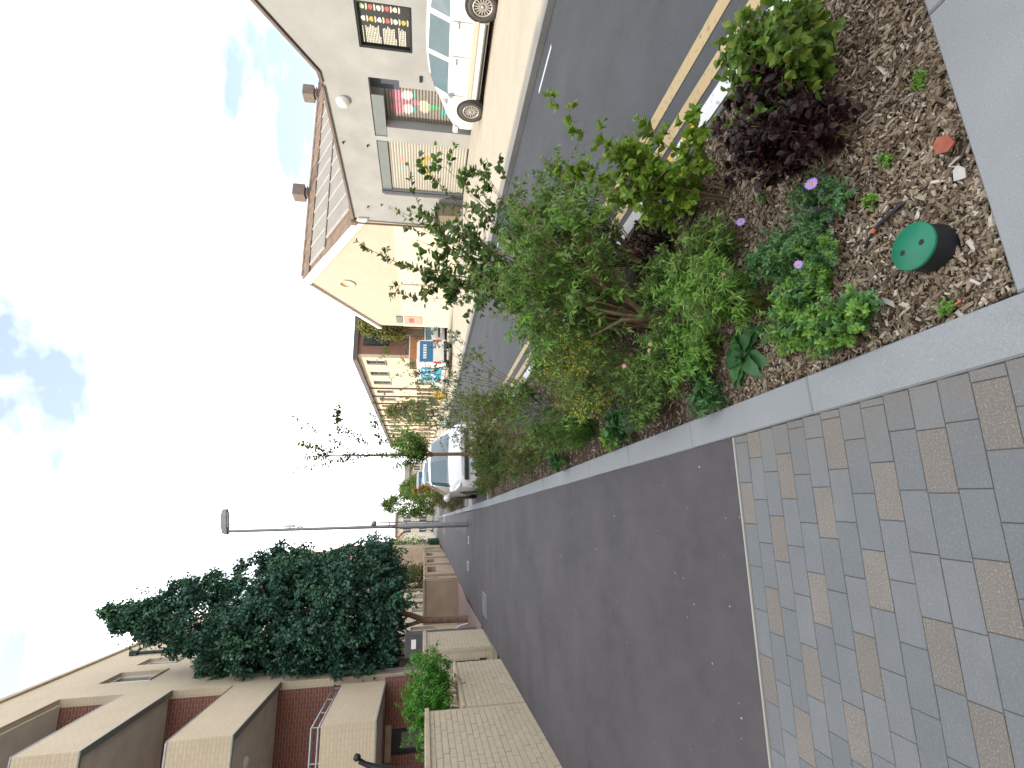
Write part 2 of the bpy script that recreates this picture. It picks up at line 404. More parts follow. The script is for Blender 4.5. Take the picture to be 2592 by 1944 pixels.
M['l_fresh'] = mat_leaf('fresh_green_leaf', [(0.0, (0.076, 0.183, 0.034)), (0.6, (0.163, 0.339, 0.056)), (1.0, (0.306, 0.495, 0.098))])
M['l_dark'] = mat_leaf('dark_green_leaf', [(0.0, (0.035, 0.080, 0.027)), (0.6, (0.091, 0.169, 0.046)), (1.0, (0.232, 0.271, 0.066))])
M['l_blue'] = mat_leaf('blue_green_leaf', [(0.0, (0.060, 0.113, 0.079)), (0.6, (0.126, 0.211, 0.145)), (1.0, (0.251, 0.343, 0.251))])
M['l_grey'] = mat_leaf('grey_green_leaf', [(0.0, (0.084, 0.105, 0.040)), (0.6, (0.188, 0.201, 0.080)), (1.0, (0.333, 0.262, 0.120))])
M['l_burg'] = mat_leaf('burgundy_leaf', [(0.0, (0.006, 0.004, 0.005)), (0.5, (0.020, 0.009, 0.010)), (0.85, (0.050, 0.018, 0.018)), (1.0, (0.13, 0.05, 0.025))], 0.45, 0.2, 0.35)
M['l_oval'] = mat_leaf('oval_green_leaf', [(0.0, (0.035, 0.093, 0.019)), (0.6, (0.111, 0.210, 0.028)), (0.92, (0.242, 0.287, 0.038)), (1.0, (0.444, 0.219, 0.038))])
M['l_dock'] = mat_leaf('dock_leaf', [(0.0, (0.026, 0.096, 0.029)), (0.6, (0.053, 0.158, 0.047)), (1.0, (0.105, 0.232, 0.066))], 0.42, 0.25)
M['l_straw'] = mat_leaf('straw_green_leaf', [(0.0, (0.09, 0.12, 0.03)), (0.6, (0.20, 0.22, 0.06)), (1.0, (0.32, 0.28, 0.10))])
M['l_gold'] = mat_leaf('yellow_autumn_leaf', [(0.0, (0.22, 0.11, 0.015)), (0.6, (0.42, 0.24, 0.02)), (1.0, (0.55, 0.38, 0.05))])
M['l_bush'] = mat_leaf('bright_bush_leaf', [(0.0, (0.031, 0.122, 0.017)), (0.6, (0.086, 0.273, 0.040)), (1.0, (0.187, 0.416, 0.071))])
M['l_yellow'] = mat_leaf('yellow_blossom', [(0.0, (0.45, 0.36, 0.02)), (1.0, (0.72, 0.62, 0.06))])
M['l_lilac'] = mat_leaf('lilac_blossom', [(0.0, (0.26, 0.22, 0.34)), (1.0, (0.45, 0.39, 0.52))])

# ------------------------------------------------------------------ mesh helpers
ORG = {}

def tag(o, label=None, cat=None, group=None, kind=None):
    if label: o['label'] = label
    if cat: o['category'] = cat
    if group: o['group'] = group
    if kind: o['kind'] = kind
    return o

def thing(name, label, cat, loc=(0, 0, 0), group=None):
    o = bpy.data.objects.new(name, None)
    o.empty_display_size = 0.1
    COL.objects.link(o)
    o.location = loc
    ORG[o] = Vector(loc)
    return tag(o, label, cat, group)

def link(me, name, mats, parent=None):
    o = bpy.data.objects.new(name, me)
    if not isinstance(mats, (list, tuple)):
        mats = [mats]
    for mt in mats:
        me.materials.append(mt)
    COL.objects.link(o)
    if parent is not None:
        o.parent = parent
        ORG[o] = ORG.get(parent, Vector())
    else:
        ORG[o] = Vector()
    return o

class MB:
    """collects boxes, bars, tubes and prisms and links them as ONE mesh object"""
    def __init__(s):
        s.v, s.f, s.mi, s.sm, s.cur = [], [], [], [], 0
    def face(s, pts, smooth=False):
        n = len(s.v)
        s.v.extend([tuple(p) for p in pts])
        s.f.append(tuple(range(n, n + len(pts)))); s.mi.append(s.cur); s.sm.append(smooth)
    def addf(s, vs, fs, smooth=False):
        n = len(s.v)
        s.v.extend([tuple(p) for p in vs])
        for f in fs:
            s.f.append(tuple(n + i for i in f)); s.mi.append(s.cur); s.sm.append(smooth)
    def box(s, x0, x1, y0, y1, z0, z1, bev=0.0):
        if bev <= 0:
            vs = [(x0, y0, z0), (x1, y0, z0), (x1, y1, z0), (x0, y1, z0), (x0, y0, z1), (x1, y0, z1), (x1, y1, z1), (x0, y1, z1)]
            s.addf(vs, [(0, 3, 2, 1), (4, 5, 6, 7), (0, 1, 5, 4), (1, 2, 6, 5), (2, 3, 7, 6), (3, 0, 4, 7)])
        else:
            b = bev
            vs = []
            for z, i in ((z0, 0), (z1 - b, 0), (z1, b)):
                vs += [(x0 + i, y0 + i, z), (x1 - i, y0 + i, z), (x1 - i, y1 - i, z), (x0 + i, y1 - i, z)]
            fs = [(0, 3, 2, 1), (8, 9, 10, 11)]
            for k in (0, 4):
                for j in range(4):
                    fs.append((k + j, k + (j + 1) % 4, k + 4 + (j + 1) % 4, k + 4 + j))
            s.addf(vs, fs)
        return s
    def obox(s, c, ax, ay, az, hx, hy, hz):
        c, ax, ay, az = Vector(c), Vector(ax), Vector(ay), Vector(az)
        vs = [c + ax * (hx * a) + ay * (hy * b) + az * (hz * d) for d in (-1, 1) for (a, b) in ((-1, -1), (1, -1), (1, 1), (-1, 1))]
        s.addf(vs, [(0, 3, 2, 1), (4, 5, 6, 7), (0, 1, 5, 4), (1, 2, 6, 5), (2, 3, 7, 6), (3, 0, 4, 7)])
        return s
    def tube(s, pts, rad, n=8, caps=True):
        pts = [Vector(p) for p in pts]
        if not isinstance(rad, (list, tuple)):
            rad = [rad] * len(pts)
        rings = []
        up = Vector((0, 0, 1))
        t0 = (pts[1] - pts[0]).normalized()
        a = t0.cross(up) if abs(t0.z) < 0.9 else t0.cross(Vector((1, 0, 0)))
        a.normalize()
        vs = []
        for i, p in enumerate(pts):
            t = (pts[min(i + 1, len(pts) - 1)] - pts[max(i - 1, 0)]).normalized()
            a = (a - t * a.dot(t)).normalized()
            b = t.cross(a)
            for k in range(n):
                an = 2 * PI * k / n
                vs.append(p + (a * math.cos(an) + b * math.sin(an)) * rad[i])
        fs = []
        for i in range(len(pts) - 1):
            for k in range(n):
                fs.append((i * n + k, i * n + (k + 1) % n, (i + 1) * n + (k + 1) % n, (i + 1) * n + k))
        s.addf(vs, fs, True)
        if caps:
            m = len(pts) - 1
            s.face([vs[k] for k in range(n - 1, -1, -1)])
            s.face([vs[m * n + k] for k in range(n)])
        return s
    def lathe(s, c, axis, prof, n=24, smooth=True, caps=True):
        """prof: (radius, distance along axis)"""
        c, ax = Vector(c), Vector(axis).normalized()
        a = ax.orthogonal().normalized(); b = ax.cross(a)
        vs, fs = [], []
        for r, h in prof:
            for k in range(n):
                an = 2 * PI * k / n
                vs.append(c + ax * h + (a * math.cos(an) + b * math.sin(an)) * r)
        for i in range(len(prof) - 1):
            for k in range(n):
                fs.append((i * n + k, i * n + (k + 1) % n, (i + 1) * n + (k + 1) % n, (i + 1) * n + k))
        s.addf(vs, fs, smooth)
        if caps and prof[0][0] > 1e-4: s.face([vs[k] for k in range(n - 1, -1, -1)])
        if caps and prof[-1][0] > 1e-4: s.face([vs[(len(prof) - 1) * n + k] for k in range(n)])
        return s
    def prism(s, poly, d):
        """poly: list of 3D points (one flat outline), pushed along d"""
        d = Vector(d); p = [Vector(q) for q in poly]; q = [a + d for a in p]; n = len(p)
        s.face(p[::-1]); s.face(q)
        for i in range(n):
            s.face([p[i], p[(i + 1) % n], q[(i + 1) % n], q[i]])
        return s
    def build(s, name, mats, parent=None, local=False):
        off = Vector() if (parent is None or local) else ORG.get(parent, Vector())
        me = bpy.data.meshes.new(name)
        me.from_pydata([(x - off.x, y - off.y, z - off.z) for x, y, z in s.v], [], s.f)
        me.polygons.foreach_set('material_index', s.mi)
        me.polygons.foreach_set('use_smooth', s.sm)
        me.update()
        return link(me, name, mats, parent)

def fast_mesh(name, V, faces, mat, parent=None, tone=None, smooth=True, kind=None):
    """V (n,3) world points; faces (k,3) or (k,4); tone: one number per face"""
    V = np.asarray(V, dtype=np.float64)
    off = ORG.get(parent, Vector()) if parent is not None else Vector()
    V = V - np.array(off)
    faces = np.asarray(faces, dtype=np.int32)
    k, w = faces.shape
    me = bpy.data.meshes.new(name)
    me.vertices.add(len(V)); me.vertices.foreach_set('co', V.astype(np.float32).ravel())
    me.loops.add(k * w); me.loops.foreach_set('vertex_index', faces.ravel())
    me.polygons.add(k)
    me.polygons.foreach_set('loop_start', np.arange(0, k * w, w, dtype=np.int32))
    me.polygons.foreach_set('loop_total', np.full(k, w, dtype=np.int32))
    me.polygons.foreach_set('use_smooth', np.full(k, smooth, dtype=bool))
    if tone is not None:
        at = me.attributes.new('tone', 'FLOAT', 'FACE')
        at.data.foreach_set('value', np.asarray(tone, dtype=np.float32))
    me.update(calc_edges=True)
    o = link(me, name, mat, parent)
    if kind: o['kind'] = kind
    return o

def copy_tree(src, loc=None, rotz=None, label=None, group=None):
    c = src.copy(); COL.objects.link(c)
    if loc is not None: c.location = loc
    if rotz is not None: c.rotation_euler = (0, 0, rotz)
    if label: c['label'] = label
    if group: c['group'] = group
    for ch in list(src.children):
        d = ch.copy(); COL.objects.link(d); d.parent = c
        for g in list(ch.children):
            e = g.copy(); COL.objects.link(e); e.parent = d
    return c

def structure(mb, name, mat):
    o = mb.build(name, mat)
    o['kind'] = 'structure'
    return o

# ------------------------------------------------------------------ leaves
# templates: x across, y along, z out of the leaf; quads as 4, triangles repeat the last corner
T_SMALL = (np.array([(0, 0, 0), (-0.5, 0.45, 0.10), (0.5, 0.45, 0.10), (0, 1, -0.08)]), np.array([(0, 2, 3), (0, 3, 1)]))
T_OVAL = (np.array([(0, 0, 0), (-0.42, 0.28, 0.10), (0, 0.32, 0.0), (0.42, 0.28, 0.10), (-0.40, 0.66, 0.06), (0, 0.68, -0.04), (0.40, 0.66, 0.06), (0, 1, -0.16)]),
          np.array([(0, 2, 1), (0, 3, 2), (1, 2, 5), (1, 5, 4), (2, 3, 6), (2, 6, 5), (4, 5, 7), (5, 6, 7)]))
T_LANCE = (np.array([(0, 0, 0), (-0.5, 0.35, 0.12), (0, 0.4, 0.0), (0.5, 0.35, 0.12), (0, 1, -0.22)]), np.array([(0, 2, 1), (0, 3, 2), (1, 2, 4), (2, 3, 4)]))
T_LOBE = (np.array([(0, 0, 0), (-0.55, 0.30, 0.08), (-0.20, 0.42, 0.0), (-0.48, 0.72, 0.05), (0, 1, -0.12), (0.48, 0.72, 0.05), (0.20, 0.42, 0.0), (0.55, 0.30, 0.08), (0, 0.5, -0.02)]),
          np.array([(0, 8, 1), (1, 8, 2), (2, 8, 3), (3, 8, 4), (4, 8, 5), (5, 8, 6), (6, 8, 7), (7, 8, 0)]))

def nrm(a):
    return a / np.maximum(np.linalg.norm(a, axis=-1, keepdims=True), 1e-9)

class Leaves:
    def __init__(s):
        s.V, s.F, s.T, s.n = [], [], [], 0
    def add(s, P, D, U, L, W, tpl=T_SMALL, tone=None):
        """P places, D directions, U up-ish face normals, L lengths, W widths"""
        tv, tf = tpl
        P = np.asarray(P, float); n = len(P)
        if n == 0: return
        D = nrm(np.asarray(D, float)); U = np.asarray(U, float)
        S = nrm(np.cross(D, U)); N = np.cross(S, D)
        L = np.broadcast_to(np.asarray(L, float), (n,)); W = np.broadcast_to(np.asarray(W, float), (n,))
        V = (P[:, None, :] + tv[None, :, 1, None] * (D * L[:, None])[:, None, :] + tv[None, :, 0, None] * (S * W[:, None])[:, None, :]
             + tv[None, :, 2, None] * (N * L[:, None])[:, None, :])
        F = tf[None] + (np.arange(n) * len(tv))[:, None, None] + s.n
        if tone is None: tone = rng.random(n)
        s.V.append(V.reshape(-1, 3)); s.F.append(F.reshape(-1, tf.shape[1])); s.T.append(np.repeat(tone, len(tf)))
        s.n += n * len(tv)
    def build(s, name, mat, parent, kind='stuff'):
        return fast_mesh(name, np.concatenate(s.V), np.concatenate(s.F), mat, parent, np.clip(np.concatenate(s.T), 0, 1), True, kind)

def rdir(n):
    return nrm(rng.normal(size=(n, 3)))

def sprays(base, stems, h, spread, lean=(0, 0), curve=0.35, jitter=0.25, base_r=0.03):
    """curved stems rising from a base: returns list of (p0, p1, p2) quadratic curves"""
    out = []
    base = np.array(base, float)
    for i in range(stems):
        a = rng.random() * 2 * PI
        r = spread * math.sqrt(rng.random())
        hh = h * (0.62 + 0.38 * rng.random()) * (1 - 0.35 * (r / max(spread, 1e-6)) ** 2)
        b = base + np.array([math.cos(a), math.sin(a), 0]) * base_r * rng.random() ** 0.5
        tip = base + np.array([math.cos(a) * r + lean[0], math.sin(a) * r + lean[1], hh])
        mid = b * (1 - 0.5) + tip * 0.5 + np.array([-math.cos(a) * r * curve * 0.5, -math.sin(a) * r * curve * 0.5, hh * curve * 0.3]) + rng.normal(size=3) * jitter * 0.12 * h
        out.append((b, mid, tip))
    return out

def on_curve(c, t):
    b, m_, e = c
    t = np.asarray(t)[:, None]
    p = (1 - t) ** 2 * b + 2 * t * (1 - t) * m_ + t ** 2 * e
    d = nrm(2 * (1 - t) * (m_ - b) + 2 * t * (e - m_))
    return p, d

def dress(lv, curves, per, L, W, tpl, t0=0.2, out=0.8, droop=0.0, tone_top=0.25, jitL=0.35, face_up=0.6, pos_jit=0.0):
    """leaves all round each stem, younger and paler towards the tips"""
    for c in curves:
        n = max(2, int(per * (0.75 + 0.5 * rng.random())))
        t = t0 + (1 - t0) * np.sort(rng.random(n))
        p, d = on_curve(c, t)
        r = rdir(n); r = nrm(r - d * (r * d).sum(1, keepdims=True))
        D = nrm(r * out + d * (1 - out * 0.55) + np.array([0, 0, -droop]))
        U = nrm(np.array([0, 0, 1.0]) * face_up + rdir(n) * (1 - face_up) + d * 0.2)
        ln = L * (1 - jitL / 2 + jitL * rng.random(n)) * (1.05 - 0.35 * t)
        tone = np.clip(0.55 * rng.random(n) + tone_top * (t - 0.3) + 0.2, 0, 1)
        if pos_jit: p = p + rng.normal(size=p.shape) * pos_jit
        lv.add(p, D, U, ln, ln * W / L, tpl, tone)

def twigs(curves, n, length, t0=0.3, up=0.35, spread=0.9):
    """side shoots off the main stems, so that the leaves do not line up along a few straight rods"""
    out = []
    for c in curves:
        k = max(1, int(n * (0.7 + 0.6 * rng.random())))
        t = t0 + (1 - t0) * rng.random(k)
        p, d = on_curve(c, t)
        r = rdir(k)
        D = nrm(d * (1 - spread * 0.6) + r * spread + np.array([0, 0, up]))
        for i in range(k):
            L_ = length * (0.5 + 0.7 * rng.random()) * (1.1 - 0.5 * t[i])
            m_ = p[i] + D[i] * L_ * 0.5 + np.array([0, 0, 0.06 * L_])
            out.append((p[i], m_, p[i] + D[i] * L_ + rng.normal(size=3) * 0.1 * L_ + np.array([0, 0, -0.10 * L_])))
    return out

def stems_mesh(curves, r0, r1, name, mat, parent, n=5, steps=6):
    mb = MB()
    for c in curves:
        p, _ = on_curve(c, np.linspace(0, 1, steps))
        mb.tube([Vector(q) for q in p], [r0 + (r1 - r0) * i / (steps - 1) for i in range(steps)], n, False)
    return mb.build(name, mat, parent)

# ------------------------------------------------------------------ walls with openings (front face plus reveals), plane x = xp facing -x
def wall_x(mb, xp, y0, y1, z0, z1, openings, depth, back=True):
    """openings: (ya, yb, za, zb); faces look towards -x; reveals and backs run to xp + depth"""
    ys = sorted({y0, y1, *[o[0] for o in openings], *[o[1] for o in openings]})
    zs = sorted({z0, z1, *[o[2] for o in openings], *[o[3] for o in openings]})
    def inside(y, z):
        return any(o[0] < y < o[1] and o[2] < z < o[3] for o in openings)
    s = 1 if depth > 0 else -1
    def quad(a, b, c, d):
        mb.face([a, b, c, d] if s > 0 else [d, c, b, a])
    for i in range(len(ys) - 1):
        for j in range(len(zs) - 1):
            yc, zc = (ys[i] + ys[i + 1]) / 2, (zs[j] + zs[j + 1]) / 2
            a, b, c, d = ys[i], ys[i + 1], zs[j], zs[j + 1]
            if not inside(yc, zc):
                quad((xp, b, c), (xp, a, c), (xp, a, d), (xp, b, d))
            else:
                if back: quad((xp + depth, b, c), (xp + depth, a, c), (xp + depth, a, d), (xp + depth, b, d))
                for (e, f, yy) in ((i - 1, j, a), (i + 1, j, b)):
                    ye = (ys[e] + ys[e + 1]) / 2 if 0 <= e < len(ys) - 1 else None
                    if ye is None or not inside(ye, zc):
                        quad((xp, yy, c), (xp + depth, yy, c), (xp + depth, yy, d), (xp, yy, d)) if yy == b else quad((xp + depth, yy, c), (xp, yy, c), (xp, yy, d), (xp + depth, yy, d))
                for (f, zz) in ((j - 1, c), (j + 1, d)):
                    zf = (zs[f] + zs[f + 1]) / 2 if 0 <= f < len(zs) - 1 else None
                    if zf is None or not inside(yc, zf):
                        quad((xp, a, zz), (xp, b, zz), (xp + depth, b, zz), (xp + depth, a, zz)) if zz == c else quad((xp + depth, a, zz), (xp + depth, b, zz), (xp, b, zz), (xp, a, zz))

# ================================================================== SETTING
ROAD_Z = -0.09
mb = MB(); mb.box(-400, 500, -200, 900, -1.0, -0.22)
structure(mb, 'ground', M['ground'])
mb = MB(); mb.box(0.50, 6.40, -40, 260, -0.21, ROAD_Z)
structure(mb, 'road', M['road'])

def far_z(x):
    return 0.0 + 0.10 * min(1.0, max(0.0, (x - 6.5) / 3.6)) + 0.02 * min(1, max(0, (x - 10.1) / 2.5))
mb = MB()
for x0, x1 in ((6.52, 8.3), (8.3, 10.1), (10.1, 12.6), (12.6, 60.0)):
    mb.face([(x0, -40, far_z(x0)), (x1, -40, far_z(x1)), (x1, 260, far_z(x1)), (x0, 260, far_z(x0))])
structure(mb, 'far_pavement', M['pave_far'])

# the dark footway; its near edge follows the slightly skewed paving
SK = 0.054
def sk(x, y):            # skewed paving line: y at given x for row coordinate y
    return y + SK * (0.36 - x)
mb = MB()
mb.face([(-2.46, sk(-2.46, 2.182), 0), (0.357, sk(0.357, 2.182), 0), (0.357, 17.7, 0), (-2.46, 17.7, 0)])
mb.face([(-2.46, 17.7, 0), (0.36, 17.7, 0), (0.62, 53.0, 0), (-1.6, 53.0, 0), (-2.22, 23.0, 0)])
mb.face([(-1.6, 53.0, 0), (0.62, 53.0, 0), (0.8, 140, 0), (-1.2, 140, 0)])
structure(mb, 'footpath', M['path'])
mb = MB(); mb.face([(-0.35, 17.72, 0.004), (0.36, 17.72, 0.004), (0.61, 52.0, 0.004), (0.0, 52, 0.004)])
structure(mb, 'path_patch', M['path_patch'])
mb = MB(); mb.face([(-9, 13.55, 0.0), (-2.462, 13.55, 0.0), (-2.30, 22.95, 0.0), (-9, 22.95, 0.0)])
for i in range(24):
    for j in range(46):
        x0 = -4.9 + i * 0.105; y0 = 13.6 + j * 0.205
        if x0 + 0.10 < -2.47 - 0.0 and y0 + 0.2 < 22.9:
            mb.box(x0, x0 + 0.10, y0, y0 + 0.20, 0.001, 0.007 + 0.002 * random.random())
o = structure(mb, 'drive_paving', M['pink_tile'])

# paved apron in the foreground: every block is a piece of its own
apron = thing('paving', None, None); apron['kind'] = 'structure'
mb = MB(); mb.face([(-3.2, -1.2, -0.0032), (0.357, -1.2, -0.0032), (0.357, sk(0.357, 2.172), -0.0032), (-3.2, sk(-3.2, 2.172), -0.0032)])
mb.build('joint_bed', M['joint'], apron)
PW, PL = 0.0901, 0.1815
tan_spots = [(-0.675, 2.148), (0.073, 2.127), (-0.392, 2.044), (0.299, 2.029), (-0.825, 1.972), (-0.13, 1.945), (-0.579, 1.874), (0.136, 1.852), (-0.309, 1.77), (-0.726, 1.691),
             (-0.04, 1.67), (-0.488, 1.596), (0.223, 1.577), (-0.215, 1.506), (0.06, 1.409), (-0.397, 1.33), (-0.592, 1.245), (0.058, 1.238), (-0.223, 1.153), (0.232, 1.042), (-0.95, 1.80), (-1.05, 2.08), (-0.8, 1.42)]
block_me = {}
for key in ('paver', 'paver_tan'):
    b = MB(); b.box(-PL / 2 + 0.0011, PL / 2 - 0.0011, -PW / 2 + 0.0011, PW / 2 - 0.0011, -0.05, 0.0, 0.0013)
    me = bpy.data.meshes.new(key); me.from_pydata(b.v, [], b.f); me.materials.append(M[key]); block_me[key] = me
ang = -math.atan(SK)
cut_me = {}
for k in range(-1, 22):
    yr1 = 2.166 - PW * k
    if k == -1:
        continue
    yc = yr1 - PW / 2
    row_t = [t for t in tan_spots if abs(t[1] - SK * (0.36 - t[0]) - yc) < PW / 2]
    off = (row_t[0][0] % PL) if row_t else ((k * 0.37) % 1.0) * PL
    xs = []
    x = off - PL * 14
    while x - PL / 2 < 0.357:
        if x + PL / 2 > -1.75 + 0.0: xs.append(x)
        x += PL
    for x in xs:
        a, b_ = x - PL / 2, min(x + PL / 2, 0.357)
        if b_ - a < 0.02: continue
        key = 'paver_tan' if any(abs(t[0] - x) < PL * 0.45 for t in row_t) else 'paver'
        me = block_me[key]
        if b_ < x + PL / 2 - 0.004:
            b = MB(); hw = (b_ - a) / 2
            b.box(-hw + 0.0011, hw - 0.0011, -PW / 2 + 0.0011, PW / 2 - 0.0011, -0.05, 0.0, 0.0013)
            me = bpy.data.meshes.new('cut_' + key); me.from_pydata(b.v, [], b.f); me.materials.append(M[key])
        o = bpy.data.objects.new('paver', me); COL.objects.link(o); o.parent = apron
        xc = (a + b_) / 2
        o.location = (xc, sk(xc, yc), rng.normal() * 0.0006)
        o.rotation_euler = (rng.normal() * 0.002, rng.normal() * 0.002, ang + rng.normal() * 0.002)
mb = MB(); mb.prism([(-2.46, sk(-2.46, 2.171), -0.02), (0.356, sk(0.356, 2.171), -0.02), (0.356, sk(0.356, 2.181), -0.02), (-2.46, sk(-2.46, 2.181), -0.02)], (0, 0, 0.024))
mb.build('edging_strip', M['edging'], apron)

# granite kerb between path and bed
def stones(name, x0, x1, ys, z0, z1, mat, stone='kerb_stone', bev=0.006, skewx=0.0):
    root = thing(name, None, None); root['kind'] = 'structure'
    for a, b in zip(ys[:-1], ys[1:]):
        q = MB(); q.box(x0 + rng.normal() * 0.001, x1 + rng.normal() * 0.001, a + 0.002, b - 0.002, z0, z1 + rng.normal() * 0.0008, bev)
        q.build(stone, mat, root)
    return root
ys = [-0.16, 0.757, 1.653] + [1.653 + 0.9 * i for i in range(1, 13)]
k1 = stones('path_kerb', 0.36, 0.51, ys, -0.2, 0.004, M['granite'])
mb = MB(); mb.prism([(0.36, ys[-1] + 0.004, -0.2), (0.51, ys[-1] + 0.004, -0.2), (0.72, 53.4, -0.2), (0.58, 53.4, -0.2)], (0, 0, 0.204))
mb.build('kerb_run', M['granite'], k1)
k2 = thing('bed_end_kerb', None, None); k2['kind'] = 'structure'
for a, b in ((0.514, 1.41), (1.414, 2.31), (2.314, 3.2)):
    q = MB(); q.box(a, b, 0.55, 0.925, -0.2, 0.004, 0.006); q.build('kerb_stone', M['granite'], k2)
q = MB(); q.box(0.512, 2.15, 11.86, 11.98, -0.2, 0.004, 0.006); q.build('kerb_stone', M['concrete'], k2)
q = MB(); q.box(0.514, 6, -1.2, 0.546, -0.2, -0.002); q.build('near_slab', M['granite'], k2)

# painted kerb along the road, yellow ticks across it, double yellow lines
k3 = thing('road_kerb', None, None); k3['kind'] = 'structure'
ys = [0.93 + 0.91 * i for i in range(0, 13)]
for a, b in zip(ys[:-1], ys[1:]):
    q = MB(); q.box(1.99, 2.142, a + 0.002, min(b, 11.85) - 0.002, -0.2, 0.0 + rng.normal() * 0.001, 0.008); q.build('kerb_stone', M['kerb_face'], k3)
q = MB()
q.face([(2.012, 0.94, 0.0065), (2.128, 0.94, 0.0065), (2.128, 11.84, 0.0065), (2.012, 11.84, 0.0065)])
q.face([(2.1455, 0.94, -0.075), (2.1455, 11.84, -0.075), (2.1455, 11.84, -0.012), (2.1455, 0.94, -0.012)])
q.build('white_paint', M['white_paint'], k3)
for a in (2.10, 2.36):
    q = MB(); q.face([(2.008, a, 0.0105), (2.130, a - 0.02, 0.0105), (2.130, a + 0.14, 0.0105), (2.008, a + 0.15, 0.0105)])
    q.face([(2.1485, a - 0.02, -0.078), (2.1485, a + 0.14, -0.078), (2.1485, a + 0.14, -0.010), (2.1485, a - 0.02, -0.010)])
    q.build('yellow_tick', M['yellow_mark'], k3)
mb = MB()
for x0, x1 in ((2.335, 2.445), (2.60, 2.715)):
    mb.face([(x0, -20, ROAD_Z + 0.004), (x1, -20, ROAD_Z + 0.004), (x1, 120, ROAD_Z + 0.004), (x0, 120, ROAD_Z + 0.004)])
structure(mb, 'road_lines', M['yellow_paint'])
mb = MB()
mb.face([(5.95, 5.0, ROAD_Z + 0.004), (6.02, 5.0, ROAD_Z + 0.004), (6.02, 5.75, ROAD_Z + 0.004), (5.95, 5.75, ROAD_Z + 0.004)])
mb.face([(6.0, 9.9, ROAD_Z + 0.004), (6.06, 9.9, ROAD_Z + 0.004), (6.06, 10.6, ROAD_Z + 0.004), (6.0, 10.6, ROAD_Z + 0.004)])
structure(mb, 'road_marking', M['white_paint'])
ys = [-2 + 0.915 * i for i in range(0, 40)]
k4 = stones('far_kerb', 6.40, 6.52, ys, -0.2, 0.005, M['concrete'])
mb = MB(); mb.box(6.40, 6.52, ys[-1] + 0.004, 200, -0.2, 0.005); mb.build('kerb_run', M['concrete'], k4)

# parking bay end: second planted bed further up the street
k5 = thing('second_bed_kerb', None, None); k5['kind'] = 'structure'
q = MB(); q.box(0.56, 2.2, 18.2, 18.34, -0.2, 0.03, 0.006); q.build('kerb_stone', M['concrete'], k5)
q = MB(); q.box(2.06, 2.2, 18.36, 30, -0.2, 0.03, 0.006); q.build('kerb_stone', M['concrete'], k5)
q = MB(); q.face([(0.6, 18.34, -0.02), (2.06, 18.34, -0.02), (2.06, 30, -0.02), (0.62, 30, -0.02)]); q.build('bed_soil', M['soil'], k5)
# block paved strip at the end of the bay
mb = MB()
for i in range(16):
    for j in range(11):
        x0 = 0.54 + j * 0.15
        y0 = 16.8 + i * 0.085
        mb.box(x0, x0 + 0.145, y0, y0 + 0.08, ROAD_Z, ROAD_Z + 0.008 + 0.002 * random.random())
o = structure(mb, 'bay_paving', M['concrete'])

# mulch bed: lumpy soil, then loose chips lying all over it
BX0, BX1, BY0, BY1 = 0.512, 1.988, 0.927, 11.858
nx, ny = 40, 260
gx, gy = np.meshgrid(np.linspace(BX0, BX1, nx), BY0 + (BY1 - BY0) * np.linspace(0, 1, ny) ** 1.35, indexing='ij')
def bed_z(x, y):
    x = np.asarray(x, float); y = np.asarray(y, float)
    z = -0.035 + 0.014 * np.sin(x * 5.1 + 1.3 * np.sin(y * 2.3)) * np.cos(y * 3.7) + 0.008 * np.sin(x * 17 + y * 11) * np.sin(y * 19 - x * 7)
    e = np.minimum.reduce([x - BX0, BX1 - x, y - BY0, BY1 - y])
    return z - 0.018 * np.exp(-np.maximum(e, 0) / 0.05) + 0.03 * np.clip((x - 0.6) / 1.4, 0, 1) * 0.4
V = np.stack([gx, gy, bed_z(gx, gy)], -1).reshape(-1, 3)
idx = np.arange(nx * ny).reshape(nx, ny)
F = np.stack([idx[:-1, :-1], idx[1:, :-1], idx[1:, 1:], idx[:-1, 1:]], -1).reshape(-1, 4)
o = fast_mesh('bed_soil', V, F, M['soil']); o['kind'] = 'structure'

N1, N2 = 36000, 24000
y = np.concatenate([BY0 + 0.01 + 1.75 * rng.random(N1) ** 1.25, BY0 + 0.6 + (BY1 - BY0 - 0.62) * rng.random(N2) ** 1.5])
x = BX0 + 0.012 + (BX1 - BX0 - 0.03) * rng.random(N1 + N2)
n = N1 + N2
Lc = np.exp(rng.normal(math.log(0.0145), 0.45, n)); Lc = np.clip(Lc, 0.006, 0.06)
Lc[N1:] *= 1.25
Wc = np.clip(Lc * (0.22 + 0.30 * rng.random(n)), 0.003, 0.014)
Hc = Wc * (0.25 + 0.3 * rng.random(n))
layer = rng.random(n)
P = np.stack([x, y, bed_z(x, y) + 0.002 + 0.014 * layer], -1)
a = rng.random(n) * 2 * PI
tilt = rng.normal(0, 0.28, n)
D = np.stack([np.cos(a) * np.cos(tilt), np.sin(a) * np.cos(tilt), np.sin(tilt)], -1)
U = nrm(np.array([0, 0, 1.0]) + rng.normal(0, 0.35, (n, 3)))
S = nrm(np.cross(D, U)); U = np.cross(S, D)
tpl = np.array([(-0.5, -0.45, -0.5), (-0.42, 0.5, -0.5), (0.5, 0.38, -0.5), (0.4, -0.5, -0.5), (-0.46, -0.4, 0.5), (-0.38, 0.42, 0.4), (0.46, 0.30, 0.5), (0.36, -0.42, 0.45)])
tj = tpl[None] * (1 + 0.25 * rng.normal(size=(n, 8, 1)) * np.array([1, 1, 0.5]))
Vc = P[:, None] + tj[..., 0:1] * (D * Lc[:, None])[:, None] + tj[..., 1:2] * (S * Wc[:, None])[:, None] + tj[..., 2:3] * (U * Hc[:, None])[:, None]
